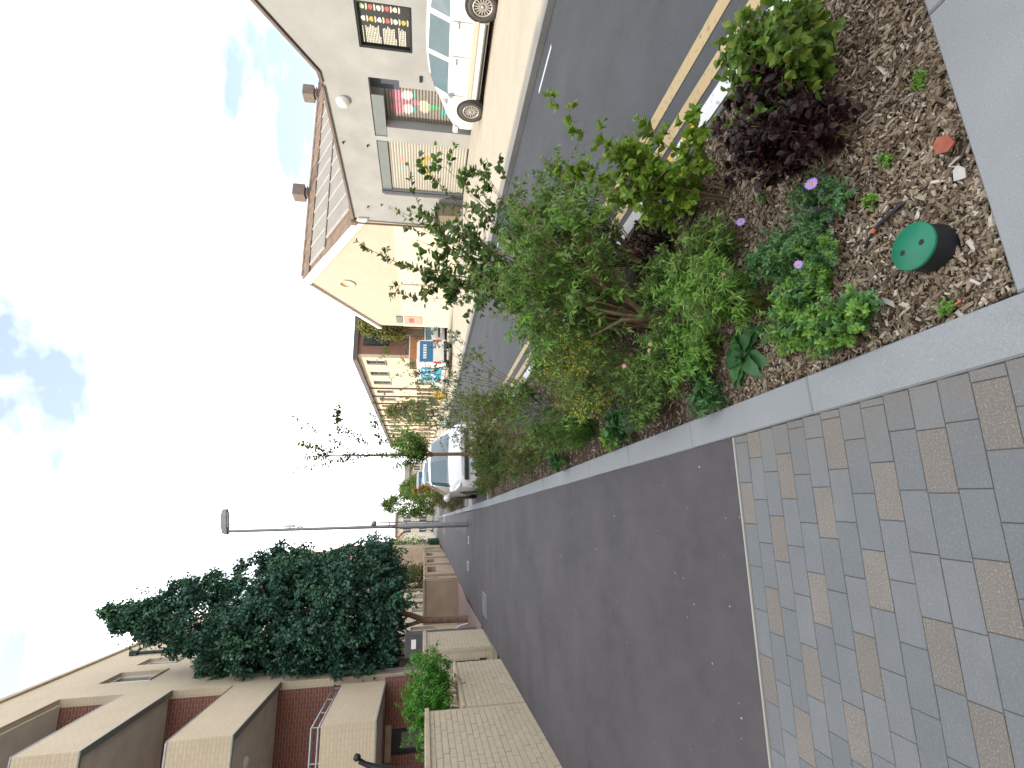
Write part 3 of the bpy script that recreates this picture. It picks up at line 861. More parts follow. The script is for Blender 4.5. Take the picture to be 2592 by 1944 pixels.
fq = np.array([(4, 7, 6, 5), (0, 4, 5, 1), (1, 5, 6, 2), (2, 6, 7, 3), (3, 7, 4, 0)])
Fc = fq[None] + (np.arange(n) * 8)[:, None, None]
tone = np.clip(rng.beta(2.0, 2.2, n) * 0.95 + 0.06 * (layer - 0.5), 0, 1)
tone[rng.random(n) < 0.05] = 0.95
o = fast_mesh('wood_chip_mulch', Vc.reshape(-1, 3), Fc.reshape(-1, 4), M['chip'], None, np.repeat(tone, 5), False, 'stuff')
tag(o, 'loose brown and tan wood chips covering the planted bed', 'wood chips')

# steel covers let into the footpath
def cover(x0, x1, y0, y1, label, rot=0.0):
    t = thing('inspection_cover', label, 'cover', ((x0 + x1) / 2, (y0 + y1) / 2, 0.0), 'steel covers in the path')
    hx, hy = (x1 - x0) / 2, (y1 - y0) / 2
    f = MB(); f.box(-hx, hx, -hy, -hy + 0.03, 0.001, 0.006); f.box(-hx, hx, hy - 0.03, hy, 0.001, 0.006); f.box(-hx, -hx + 0.03, -hy + 0.03, hy - 0.03, 0.001, 0.006); f.box(hx - 0.03, hx, -hy + 0.03, hy - 0.03, 0.001, 0.006)
    f.build('frame', M['galv'], t, True)
    f = MB(); f.box(-hx + 0.033, hx - 0.033, -hy + 0.033, hy - 0.033, 0.001, 0.005); f.build('plate', M['iron'], t, True)
    return t
cover(-2.13, -1.62, 12.4, 13.3, 'large pale rectangular cover in the path beside the tree')
cover(-1.5, -1.22, 17.2, 17.9, 'small narrow cover further up the path, left of the lamp post')
cover(-0.66, -0.42, 17.1, 17.45, 'smallest cover in the path, close to the lamp post base')

# ================================================================== LEFT SIDE
BR_ME = None
def brick_mesh(w, d=0.10, h=0.065):
    b = MB(); b.box(-w / 2, w / 2, -d / 2, d / 2, -h / 2, h / 2, 0.003)
    me = bpy.data.meshes.new('brick'); me.from_pydata(b.v, [], b.f); me.materials.append(M['brick_buff']); return me
ME_FULL = brick_mesh(0.215); ME_HALF = brick_mesh(0.1025)

def brick_face(root, axis, fixed, a0, a1, z0, z1, org):
    """stretcher courses, every brick an object: axis 'y' runs along y on plane x = fixed (face to +x); axis 'x' on plane y = fixed (face to -y)"""
    nc = int(round((z1 - z0) / 0.075))
    for c in range(nc):
        z = z0 + 0.0375 + c * 0.075
        a = a0
        first = (c % 2 == 1)
        while a < a1 - 0.02:
            w = 0.1025 if first else 0.215
            first = False
            me = ME_FULL if w > 0.2 else ME_HALF
            if a + w > a1 + 0.004:
                if a + 0.1025 <= a1 + 0.004: w, me = 0.1025, ME_HALF
                else: break
            o = bpy.data.objects.new('brick', me); COL.objects.link(o); o.parent = root
            j = rng.normal() * 0.0016
            if axis == 'y':
                o.location = Vector((fixed - 0.05 + j, a + w / 2, z)) - org
                o.rotation_euler = (0, 0, PI / 2)
            else:
                o.location = Vector((a + w / 2, fixed + 0.05 - j, z)) - org
            a += w + 0.010

# garden wall nearest the camera, stepped down to a planter gap
g1 = thing('garden_wall', 'buff brick wall nearest the camera, stepping down to a leafy planter', 'wall', (-2.56, 7.9, 0))
b = MB(); b.box(-2.67, -2.462, 3.0, 7.90, -0.1, 1.338); b.box(-2.67, -2.462, 7.90, 10.27, -0.1, 0.838)
b.box(-3.6, -3.45, 7.9, 10.27, -0.1, 0.80); b.box(-3.45, -2.67, 10.1, 10.268, -0.1, 0.80); b.box(-3.45, -2.672, 7.70, 7.89, -0.1, 1.33)
b.build('wall_core', M['mortar'], g1)
brick_face(g1, 'y', -2.45, 5.48, 7.90, 0.0, 1.35, ORG[g1])
brick_face(g1, 'y', -2.45, 7.91, 10.275, 0.0, 0.83, ORG[g1])
b = MB()
for i in range(6):
    b.box(-2.70, -2.425, 3.0 + i * 0.82, 3.0 + i * 0.82 + 0.812, 1.3395, 1.395, 0.006)
b.build('coping', M['coping'], g1)
b = MB()
for a, c in ((7.93, 8.7), (8.708, 9.48), (9.488, 10.29)):
    b.box(-2.69, -2.44, a, c, 0.8395, 0.885, 0.006)
b.build('coping', M['coping'], g1)
b = MB(); b.box(-3.45, -2.67, 7.9, 10.1, -0.1, 0.72); b.build('planter_soil', M['soil'], g1)
b = MB(); b.box(-2.461, -2.452, 3.0, 5.475, 0.0, 1.337); b.build('brickwork', M['brick_wall'], g1)

# the second wall with its hinge hooks
g2 = thing('garden_wall', 'short buff brick wall with black gate hinges, beyond the leafy planter', 'wall', (-2.6, 12.4, 0))
b = MB(); b.box(-2.72, -2.512, 11.47, 13.44, -0.1, 1.34); b.box(-4.2, -2.72, 11.47, 11.68, -0.1, 1.34)
b.build('wall_core', M['mortar'], g2)
brick_face(g2, 'y', -2.50, 11.565, 13.45, 0.0, 1.35, ORG[g2])
brick_face(g2, 'x', 11.46, -3.92, -2.50, 0.0, 1.35, ORG[g2])
b = MB(); b.box(-2.745, -2.475, 11.43, 13.47, 1.3535, 1.43, 0.008); b.box(-4.2, -2.748, 11.43, 11.70, 1.3535, 1.43, 0.008)
b.build('coping', M['coping'], g2)
for z in (0.18, 0.92):
    b = MB(); b.box(-2.86, -2.70, 11.425, 11.458, z, z + 0.035); b.tube([(-2.70, 11.44, z - 0.05), (-2.70, 11.44, z + 0.09)], 0.014, 8)
    b.build('hinge', M['dark_metal'], g2)
b = MB(); b.box(-2.735, -2.715, 11.43, 11.455, 0.16, 1.0); b.build('gate_bar', M['dark_metal'], g2)

# cream boundary wall with square openings running up the street
g3 = thing('boundary_wall', 'long cream wall with square openings and piers beside the footpath', 'wall', (-2.3, 23, 0))
b = MB(); b.box(-7.5, -2.30, 22.95, 23.15, -0.1, 1.36); b.build('cross_wall', M['cream_wall'], g3)
b = MB(); b.box(-7.55, -2.24, 22.90, 23.20, 1.363, 1.44, 0.01); b.build('coping', M['coping'], g3)
edges = [23.2, 24.5, 30.3, 35.3, 42.2, 49.5]
for i in range(5):
    a, c = edges[i], edges[i + 1]
    xa = -2.28 + 0.06 * i; 
    w = MB()
    ops = [(a + 0.25 * (c - a) if i else a + 0.5, c - 0.18 * (c - a) if i else a + 0.9, 0.78, 1.24)]
    wall_x(w, xa, a + 0.22, c, -0.1, 1.36, ops, -0.22)
    w.build('panel', M['cream_wall'], g3)
    if i:
        w = MB(); o_ = ops[0]; w.box(xa - 0.215, xa - 0.20, o_[0] + 0.001, o_[1] - 0.001, o_[2] + 0.001, o_[3] - 0.001); w.build('opening_infill', M['roof_tile'], g3)
    w = MB(); w.box(xa - 0.26, xa + 0.03, a - 0.04, a + 0.218, -0.1, 1.42, 0.01); w.build('pier', M['cream_wall'], g3)
    w = MB(); w.box(xa - 0.26, xa + 0.04, a + 0.224, c - 0.046, 1.3635, 1.43, 0.01); w.build('coping', M['coping'], g3)
g3b = thing('garden_wall', 'low brown wall with a dark clipped hedge set into it, far up the footpath', 'wall', (-1.8, 52, 0))
b = MB(); b.box(-2.2, -1.9, 49.8, 62, -0.1, 1.38); b.build('wall', M['brick_wall'], g3b)
b = MB(); b.box(-2.24, -1.86, 49.76, 62.04, 1.383, 1.46, 0.01); b.build('coping', M['coping'], g3b)

# grey cabinet glimpsed between the wall and the tree
t = thing('utility_cabinet', 'dark grey cabinet with a small white plate standing behind the short wall', 'cabinet', (-3.0, 14.6, 0))
b = MB(); b.box(-3.26, -2.74, 14.5, 14.95, 0.009, 1.88, 0.02); b.build('case', M['cabinet'], t)
b = MB(); b.box(-3.08, -2.86, 14.488, 14.497, 1.60, 1.72); b.build('plate', M['white'], t)

# ------------------------------------------------------------------ apartments
AX = -4.0
ap = thing('apartment_block', 'buff brick apartment block with deep corner balconies behind the garden walls', 'building', (-6, 16, 0))
wins = [(17.3, 18.45, 8.95, 10.25), (19.25, 20.1, 9.10, 10.25), (22.0, 22.75, 9.10, 10.25), (24.6, 25.8, 8.95, 10.25),
        (17.4, 18.55, 6.15, 7.46), (19.3, 20.1, 6.3, 7.46), (22.0, 22.75, 6.3, 7.46), (24.6, 25.8, 6.15, 7.46),
        (17.4, 18.55, 3.45, 4.75), (19.3, 20.1, 3.6, 4.75), (22.0, 22.75, 3.6, 4.75), (24.6, 25.8, 3.45, 4.75),
        (21.9, 22.65, 0.95, 1.90), (26.3, 27.8, 0.75, 1.95), (30.9, 32.6, 0.75, 1.95), (35.8, 37.2, 0.75, 1.95)]
w = MB(); wall_x(w, AX, 16.1, 40.0, 0.0, 11.75, wins, -0.20, back=False)
w.face([(AX - 0.0, 16.1, 0), (AX - 0.2, 16.1, 0), (AX - 0.2, 16.1, 11.75), (AX, 16.1, 11.75)][::-1])
w.build('wall', M['brick_block'], ap)
b = MB(); b.box(-9.0, AX - 0.30, 16.16, 40.0, 0, 11.70); b.build('inner_wall', M['brick_block'], ap)
b = MB(); b.box(-9.0, AX - 0.205, 16.10, 16.15, 2.2, 10.42); b.build('end_wall', M['brick_red'], ap)
b = MB(); b.box(-9.0, AX, 12.45, 16.095, 10.45, 11.75); b.build('roof_beam', M['brick_block'], ap)
b = MB(); b.box(-9.04, AX + 0.06, 12.39, 40.06, 11.753, 11.90); b.build('roof', M['coping'], ap)
for (y0, y1, z0, z1) in wins:
    f = MB(); d = 0.06; xo = AX - 0.12
    f.box(xo - 0.05, xo, y0 + 0.003, y1 - 0.003, z0 + 0.003, z0 + d); f.box(xo - 0.05, xo, y0 + 0.003, y1 - 0.003, z1 - d, z1 - 0.003)
    f.box(xo - 0.05, xo, y0 + 0.003, y0 + d, z0 + d, z1 - d); f.box(xo - 0.05, xo, y1 - d, y1 - 0.003, z0 + d, z1 - d)
    ym = (y0 + y1) / 2; f.box(xo - 0.045, xo - 0.005, ym - 0.025, ym + 0.025, z0 + d, z1 - d)
    wo = f.build('window', M['white'], ap)
    p = MB(); p.box(xo - 0.035, xo - 0.025, y0 + d, ym - 0.026, z0 + d, z1 - d); p.box(xo - 0.035, xo - 0.025, ym + 0.026, y1 - d, z0 + d, z1 - d); p.build('pane', M['window_glass'], wo)
    p = MB(); p.box(AX - 0.10, AX + 0.04, y0 + 0.004, y1 - 0.004, z0 + 0.0035, z0 + 0.055 - 0.02); p.build('sill', M['coping'], wo)
for (nm, z0, z1, y0, y1) in (('a', 2.39, 3.50, 12.55, 15.45), ('b', 5.19, 6.38, 12.47, 16.094), ('c', 7.87, 9.00, 12.38, 16.094)):
    p = MB(); p.box(AX - 0.13, AX, y0, y1, z0, z1); p.box(-9.0, AX - 0.132, y0, y0 + 0.13, z0, z1)
    if nm == 'a': p.box(AX - 0.6, AX - 0.132, y1 - 0.13, y1, z0, z1)
    bal = p.build('balcony_parapet', M['brick_block'], ap)
    p = MB(); p.box(-9.0, AX - 0.135, y0 + 0.135, 16.09, z0 + 0.04, z0 + 0.26); p.build('soffit', M['soffit'], bal)
    p = MB(); p.box(AX - 0.125, AX + 0.012, y0 - 0.012, y1 - 0.003, z0 - 0.028, z0 - 0.002); p.box(-9.0, AX - 0.128, y0 - 0.012, y0 + 0.05, z0 - 0.028, z0 - 0.002)
    p.build('edge_strip', M['fascia'], bal)
    r = MB(); zt = z1 + 0.05
    rails = (0.06, 0.20) if nm == 'a' else (0.045,)
    for k in rails:
        r.tube([(-9, y0 + 0.06, z1 + k), (AX - 0.06, y0 + 0.06, z1 + k), (AX - 0.06, y1 - 0.03, z1 + k)], 0.022, 8)
    if nm == 'a':
        for (px, py) in [(AX - 0.06, y0 + 0.1 + i * 0.9) for i in range(4)] + [(AX - 0.7 - i * 0.9, y0 + 0.06) for i in range(4)]:
            r.tube([(px, py, z1 - 0.01), (px, py, z1 + 0.20)], 0.012, 6)
    else:
        r.box(AX - 0.14, AX + 0.01, y0 - 0.01, y1 - 0.003, z1 + 0.002, z1 + 0.022); r.box(-9, AX - 0.145, y0 - 0.01, y0 + 0.14, z1 + 0.002, z1 + 0.022)
    r.build('handrail', M['galv'], bal)
p = MB(); p.box(-9.0, AX - 0.135, 12.6, 16.09, 10.40, 10.447); p.build('soffit', M['soffit'], ap)
p = MB(); p.lathe((-4.9, 13.6, 5.228), (0, 0, -1), [(0.10, 0), (0.11, 0.03), (0.08, 0.07), (0.0, 0.085)], 14); p.build('ceiling_light', M['white'], ap)
# ground floor under the balcony
p = MB(); p.box(-9.0, -5.82, 15.60, 15.85, 0, 2.42); p.box(-5.20, -4.02, 15.60, 15.85, 0, 2.42); p.box(-5.82, -5.20, 15.60, 15.85, 2.2, 2.42); p.build('ground_floor_wall', M['brick_red'], ap)
p = MB(); p.box(-5.815, -5.205, 15.70, 15.75, 0, 2.195); d_ = p.build('door', M['dark_metal'], ap)
p = MB(); p.box(-5.70, -5.32, 15.685, 15.698, 1.15, 1.95); p.build('pane', M['window_glass'], d_)
p = MB(); p.box(-5.30, -5.27, 15.64, 15.698, 0.8, 1.5); p.build('handle', M['galv'], d_)
p = MB(); p.box(-5.95, -5.10, 15.585, 15.597, 2.205, 2.36); p.build('lintel', M['coping'], ap)
lv_ = MB()
for i in range(9):
    lv_.obox((AX + 0.03, 16.9, 1.62 + i * 0.095), (0, 1, 0), (0.8, 0, -0.6), (0.6, 0, 0.8), 0.5, 0.045, 0.006)
lv_.box(AX + 0.003, AX + 0.07, 16.36, 16.40, 1.55, 2.47); lv_.box(AX + 0.003, AX + 0.07, 17.40, 17.44, 1.55, 2.47)
lv_.build('louvre', M['lamp_grey'], ap)
for (y, z1, hop) in ((20.75, 10.95, True), (28.7, 11.7, False), (33.6, 11.7, False)):
    p = MB(); p.tube([(AX + 0.07, y, 0.0), (AX + 0.07, y, z1)], 0.055, 8)
    if hop: p.box(AX + 0.004, AX + 0.16, y - 0.11, y + 0.11, z1 - 0.02, z1 + 0.22, 0.02)
    p.build('downpipe', M['dark_metal'] if hop else M['roof_tile'], ap)
for y in (28.55, 33.4):
    p = MB(); p.box(AX + 0.004, AX + 0.09, y - 0.12 - 0.3, y + 0.1 - 0.3, 1.62, 1.80, 0.02); p.build('wall_light', M['white'], ap)

# unseen block added left of the view, sized to shade the near road
shade_block = thing('apartment_block', 'unseen plain apartment block added behind the deep corner balconies to shade the road', 'building', (-12, 0, 0))
b = MB(); b.box(-24, -9.08, -30, 20.0, 0, 17.3); b.build('wall', M['brick_block'], shade_block)
b = MB(); b.box(-24.1, -9.06, -30.1, 20.1, 17.303, 17.45); b.build('roof', M['coping'], shade_block)

# tall gabled house further along on the left, seen above the trees
hs = thing('gabled_house', 'tall pinkish house with pitched roof and chimneys behind the street tree', 'house', (-5, 50, 0))
b = MB(); b.box(-9.2, -1.9, 45.3, 56, 0, 8.4); b.prism([(-9.2, 45.3, 8.4), (-1.9, 45.3, 8.4), (-5.5, 45.3, 12.6)], (0, 10.7, 0)); b.build('wall', M['cream_wall'], hs)
b = MB()
for (xa, za, xb, zb) in ((-1.6, 8.1, -5.5, 12.75), (-5.5, 12.75, -9.5, 8.1)):
    b.prism([(xa, 45.05, za), (xb, 45.05, zb), (xb, 45.05, zb + 0.16), (xa, 45.05, za + 0.16)], (0, 11.2, 0))
rf = b.build('roof', M['roof_red'], hs)
for (x, y, z) in ((-2.3, 46.2, 10.6), (-3.4, 54, 12.6)):
    p = MB(); p.box(x - 0.35, x + 0.35, y - 0.3, y + 0.3, z - 2.6, z, 0.03)
    for q in (-0.15, 0.15): p.lathe((x + q, y, z), (0, 0, 1), [(0.10, 0), (0.09, 0.28), (0.0, 0.29)], 10)
    p.build('chimney', M['cream_wall'], rf)

# ------------------------------------------------------------------ lamp post
lp = thing('lamp_post', 'slim grey lamp post with a flat single head, standing on the footpath', 'lamp post', (-0.04, 17.46, 0.0))
b = MB(); b.tube([(-0.04, 17.46, 0.004), (-0.04, 17.46, 2.2), (-0.04, 17.46, 2.28)], [0.092, 0.088, 0.06], 16); b.build('base_column', M['lamp_grey'], lp)
b = MB(); b.tube([(-0.04, 17.46, 2.28), (-0.04, 17.46, 7.42)], [0.056, 0.040], 12); b.build('shaft', M['lamp_grey'], lp)
b = MB(); b.lathe((-0.04, 17.46, 2.30), (0, 0, 1), [(0.066, 0), (0.066, 0.16)], 14); b.build('orange_band', M['vent_tan'], lp)
b = MB()
pr = [(-0.13, 7.42, 0.075), (-0.10, 7.56, 0.10), (0.15, 7.62, 0.15), (0.45, 7.65, 0.14), (0.63, 7.63, 0.09)]
vs = []; fs = []
for x, zt, hw in pr:
    zb = 7.41 + (x + 0.13) * 0.13
    vs += [(x, 17.46 - hw, zb), (x, 17.46 + hw, zb), (x, 17.46 + hw * 0.75, zt), (x, 17.46 - hw * 0.75, zt)]
for i in range(len(pr) - 1):
    for k in range(4): fs.append((i * 4 + k, i * 4 + (k + 1) % 4, (i + 1) * 4 + (k + 1) % 4, (i + 1) * 4 + k))
fs += [(3, 2, 1, 0), (16, 17, 18, 19)]
b.addf(vs, fs); hd = b.build('lamp_head', M['lamp_grey'], lp)
b = MB(); b.obox((0.30, 17.46, 7.452), (1, 0, 0.13), (0, 1, 0), (-0.13, 0, 1), 0.22, 0.09, 0.012); b.build('lens', M['head_lamp'], hd)
b = MB(); b.box(0.02, 0.10, 17.40, 17.52, 5.48, 5.78, 0.01); b.tube([(-0.02, 17.46, 5.62), (0.04, 17.46, 5.62)], 0.02, 6); b.build('junction_box', M['galv'], lp)
b = MB(); b.tube([(0.0, 17.46, 5.22), (0.05, 17.46, 5.30), (0.0, 17.46, 5.40)], 0.028, 6); b.build('bracket', M['galv'], lp)
b = MB(); b.tube([(0.085, 17.46, 0.95), (0.085, 17.46, 2.92)], 0.018, 8)
for z in (1.3, 2.0, 2.55): b.box(-0.05, 0.10, 17.40, 17.52, z, z + 0.03)
b.build('cable_duct', M['roof_tile'], lp)
b = MB(); b.lathe((0.05, 17.44, 3.05), (0.5, -0.8, -0.3), [(0.0, -0.10), (0.07, -0.09), (0.085, 0.05), (0.06, 0.11), (0.0, 0.12)], 12); b.tube([(-0.03, 17.46, 3.02), (0.05, 17.44, 3.05)], 0.02, 6); b.build('camera_box', M['lamp_grey'], lp)

# swan-neck lamp whose arm hooks into view over the near wall
sn = thing('swan_neck_lamp', 'black hooked lamp arm rising behind the near garden wall', 'lamp', (-3.72, 9.2, 0))
b = MB(); b.tube([(-3.72, 9.2, 0), (-3.70, 9.2, 1.2), (-3.63, 9.2, 1.85), (-3.55, 9.2, 2.15), (-3.50, 9.2, 2.27), (-3.45, 9.2, 2.36)], [0.045, 0.045, 0.055, 0.05, 0.035, 0.04], 10); b.build('arm', M['black'], sn)
b = MB(); b.lathe((-3.40, 9.2, 2.40), (-0.45, 0, -1), [(0.0, -0.05), (0.045, -0.04), (0.055, 0.02), (0.03, 0.055), (0.0, 0.06)], 12); b.build('lamp_head', M['black'], sn)

# white cycle hoop beside the tree trunk
ch = thing('cycle_stand', 'small white metal hoop beside the street tree trunk', 'cycle stand', (-3.3, 17.6, 0))
b = MB(); b.tube([(-3.42, 17.6, 0.008), (-3.38, 17.6, 0.42), (-3.28, 17.6, 0.48), (-3.16, 17.6, 0.30), (-3.10, 17.6, 0.008)], 0.022, 8); b.build('hoop', M['white'], ch)

# ================================================================== RIGHT SIDE
FX = 12.6
ws = thing('workshop', 'grey painted workshop with a menu board and roller shutters across the road', 'building', (14, 12, 0))
ops = [(12.5, 14.15, 0.12, 2.87), (12.26, 12.9, 2.39, 3.28), (12.9, 14.59, 2.87, 3.28), (14.8, 17.45, 0.12, 3.26), (10.0, 11.31, 1.98, 3.40)]
w = MB(); wall_x(w, FX, -4.0, 19.74, 0.0, 4.58, ops, 0.36)
w.face([(FX, 12.2, 4.58), (FX, 1.4, 4.58), (FX, 6.8, 7.95)])
w.build('facade', M['wall_grey'], ws)
b = MB(); b.box(FX + 0.40, 34, -4, 12.2, 0, 4.55); b.box(FX + 0.40, 34, 12.2, 19.70, 0, 4.40); b.prism([(FX + 0.003, 1.4, 4.56), (FX + 0.003, 12.2, 4.56), (FX + 0.003, 6.8, 7.9)], (20, 0, 0)); b.build('inner_wall', M['wall_grey'], ws)
b = MB(); b.box(FX - 0.06, FX + 0.25, 12.75, 19.76, 4.583, 4.66, 0.01); b.build('gutter', M['vent_tan'], ws)
b = MB()
b.prism([(FX - 0.05, 12.26, 4.60), (FX - 0.05, 12.62, 4.585), (FX - 0.05, 12.62, 4.67), (FX - 0.05, 12.24, 4.70), (FX - 0.05, 6.8, 8.10), (FX - 0.05, 6.8, 7.98)], (0.3, 0, 0))
b.prism([(FX - 0.05, 1.34, 4.60), (FX - 0.05, 6.8, 7.98), (FX - 0.05, 6.8, 8.10), (FX - 0.05, 1.30, 4.72)], (0.3, 0, 0))
b.build('gable_coping', M['vent_tan'], ws)
b = MB(); b.tube([(FX - 0.10, 19.70, 4.55), (FX - 0.10, 19.72, 4.2), (FX - 0.07, 19.74, 0.1)], 0.045, 8); b.box(FX - 0.17, FX - 0.005, 19.6, 19.84, 4.50, 4.74, 0.02); b.build('downpipe', M['roof_tile'], ws)
b = MB(); b.lathe((FX - 0.004, 13.25, 4.12), (-1, 0, 0), [(0.20, 0), (0.20, 0.03), (0.17, 0.10), (0.10, 0.15), (0.0, 0.165)], 20); b.build('bulkhead_light', M['white'], ws)
for (y0, y1) in ((12.905, 14.585), (14.855, 17.44)):
    b = MB(); b.box(FX + 0.025, FX + 0.06, y0, y1, 2.885 if y0 < 14 else 2.90, 3.255); b.build('fascia_panel', M['fascia'], ws)
b = MB(); b.box(FX + 0.30, FX + 0.355, 12.265, 12.895, 2.395, 3.275); b.build('niche_shade_panel', M['navy'], ws)  # dark sheet painting the shade inside the open niche beside the fascia
b = MB(); b.box(FX - 0.05, FX + 0.05, 17.452, 17.60, 0.1, 3.27); b.build('door_post', M['navy'], ws)
b = MB(); b.box(FX - 0.035, FX - 0.004, 17.605, 17.70, 0.1, 3.2); b.build('door_trim', M['vent_tan'], ws)
def shutter(xs, y0, y1, z0, z1, mat, dp=0.018):
    n = 28; h = (z1 - z0) / n
    s = MB(); s.box(xs + 0.03, xs + 0.05, y0, y1, z0, z1); sh = s.build('roller_shutter', M['dark_metal'], ws)
    me = None
    for i in range(n):
        if me is None:
            q = MB(); L_ = (y1 - y0) / 2 - 0.01
            pf = [(0.010 + dp, -h / 2 + 0.001), (0.010, -h / 2 + 0.008), (-dp * 0.4, -h * 0.1), (-dp * 0.25, h * 0.25), (0.004, h / 2 - 0.010), (0.010 + dp, h / 2 - 0.001)]
            vs = [(px, s_ * L_, pz) for s_ in (-1, 1) for px, pz in pf]; k = len(pf)
            q.addf(vs, [(j, j + 1, k + j + 1, k + j) for j in range(k - 1)] + [tuple(range(k - 1, -1, -1)), tuple(range(k, 2 * k))])
            me = bpy.data.meshes.new('slat'); me.from_pydata(q.v, [], q.f); me.materials.append(mat)
        o = bpy.data.objects.new('slat', me); COL.objects.link(o); o.parent = sh
        o.location = Vector((xs, (y0 + y1) / 2, z0 + h * (i + 0.5))) - ORG[ws]
    return sh
sh1 = shutter(FX + 0.31, 12.503, 14.147, 0.14, 2.86, M['shutter'])
sh2 = shutter(FX + 0.07, 14.86, 17.44, 0.14, 2.89, M['shutter_pale'], 0.006)
def blob(parent, x, y, z, ry, rz, mat, seed=0, name='graffiti', n=22):
    r_ = np.random.default_rng(seed)
    pts = []
    for k in range(n):
        a = 2 * PI * k / n
        q = 1 + 0.10 * math.sin(3 * a + seed) + 0.05 * r_.normal()
        pts.append((x, y + ry * q * math.cos(a), z + rz * q * math.sin(a)))
    p = MB(); p.prism(pts, (-0.004, 0, 0)); return p.build(name, M[mat], parent)
# menu board behind its dark frame
b = MB(); b.box(FX + 0.09, FX + 0.12, 10.06, 11.25, 2.04, 3.34); mbd = b.build('menu_board', M['board_black'], ws)
b = MB(); b.box(FX + 0.02, FX + 0.12, 10.003, 10.058, 1.983, 3.397); b.box(FX + 0.02, FX + 0.12, 11.252, 11.307, 1.983, 3.397); b.box(FX + 0.02, FX + 0.12, 10.06, 11.25, 3.342, 3.397); b.box(FX + 0.02, FX + 0.12, 10.06, 11.25, 1.983, 2.038); b.build('frame', M['dark_metal'], mbd)
px = FX + 0.0885
b = MB()
z = 3.26
for cnt in (1, 10, 9, 5):
    for k in range(cnt):
        wdt = 0.42 + 0.05 * random.random() if cnt > 1 else 0.46
        if k == cnt - 1 and cnt > 5: wdt *= 0.35 + 0.3 * random.random()
        x_ = 11.20
        while x_ > 11.20 - wdt:
            wl_ = 0.03 + 0.05 * random.random()
            b.face([(px, x_, z - 0.010), (px, x_ - wl_, z - 0.010), (px, x_ - wl_, z + 0.012), (px, x_, z + 0.012)])
            x_ -= wl_ + 0.009
        z -= 0.040
    z -= 0.045
b.build('menu_text', M['print_white'], mbd)['kind'] = 'stuff'
cols = ['print_green', 'print_red', 'print_white', 'print_red', 'print_white', 'print_orange']
cols2 = ['print_white', 'print_orange', 'print_white', 'print_red', 'print_white', 'print_orange']
for ci, (yc, cl) in enumerate(((10.52, cols2), (10.20, cols))):
    for i in range(6 if ci == 0 else 5):
        zc = 3.22 - i * 0.205
        blob(mbd, px + 0.002, yc, zc, 0.07, 0.055, cl[i], 40 + i + 10 * ci, 'dish_picture', 12)
        if i % 2 == 0: blob(mbd, px - 0.001, yc + 0.01, zc - 0.02, 0.05, 0.03, 'print_white', 60 + i + 10 * ci, 'dish_picture', 12)
        p = MB(); p.face([(px, yc + 0.09, zc - 0.10), (px, yc - 0.09, zc - 0.10), (px, yc - 0.09, zc - 0.085), (px, yc + 0.09, zc - 0.085)]); p.face([(px, yc + 0.07, zc - 0.122), (px, yc - 0.07, zc - 0.122), (px, yc - 0.07, zc - 0.109), (px, yc + 0.07, zc - 0.109)])
        p.build('caption', M['print_white'], mbd)
b = MB(); b.box(FX - 0.03, FX - 0.002, 12.02, 12.22, 1.72, 1.80, 0.004); b.build('small_plate', M['dark_metal'], ws)
for (y, z) in ((15.0, 4.35), (15.05, 3.55), (18.6, 3.9), (18.4, 3.35)):
    b = MB(); b.box(FX - 0.06, FX - 0.002, y, y + 0.07, z, z + 0.05, 0.01); b.build('wall_bracket', M['dark_metal'], ws)

# gabled shed beyond, roof falling towards the camera with pale rooflight panels
sd = thing('gabled_shed', 'brick gabled shed with a pale panelled roof, attached beyond the grey workshop', 'building', (16, 25.8, 0))
b = MB(); b.prism([(FX + 0.02, 19.76, 3.0), (FX + 0.02, 31.65, 3.0), (FX + 0.02, 31.65, 4.72), (FX + 0.02, 25.8, 7.86), (FX + 0.02, 19.76, 4.60)], (0.3, 0, 0)); b.build('gable_wall', M['brick_orange'], sd)
b = MB(); b.box(FX + 0.0, FX + 0.34, 19.76, 31.66, 0, 2.998); b.build('painted_wall', M['white_wall'], sd)
b = MB(); b.box(FX + 0.34, 40, 19.80, 31.60, 0, 4.3); b.build('side_wall', M['brick_orange'], sd)
A, Rg, E_ = Vector((0, 19.5, 4.52)), Vector((0, 25.8, 7.98)), Vector((0, 32.0, 4.62))
b = MB()
b.prism([(FX - 0.02, A.y, A.z), (FX - 0.02, Rg.y, Rg.z), (FX - 0.02, Rg.y, Rg.z - 0.12), (FX - 0.02, A.y, A.z - 0.12)], (28, 0, 0))
b.prism([(FX - 0.02, Rg.y, Rg.z), (FX - 0.02, E_.y, E_.z), (FX - 0.02, E_.y, E_.z - 0.12), (FX - 0.02, Rg.y, Rg.z - 0.12)], (28, 0, 0))
rf = b.build('roof', M['roof_tile'], sd)
sl = (Rg - A); n_ = Vector((0, -sl.z, sl.y)).normalized(); su = sl.normalized()
def on_slope(x, t, lift): return Vector((x, 0, 0)) + A + sl * t + n_ * lift
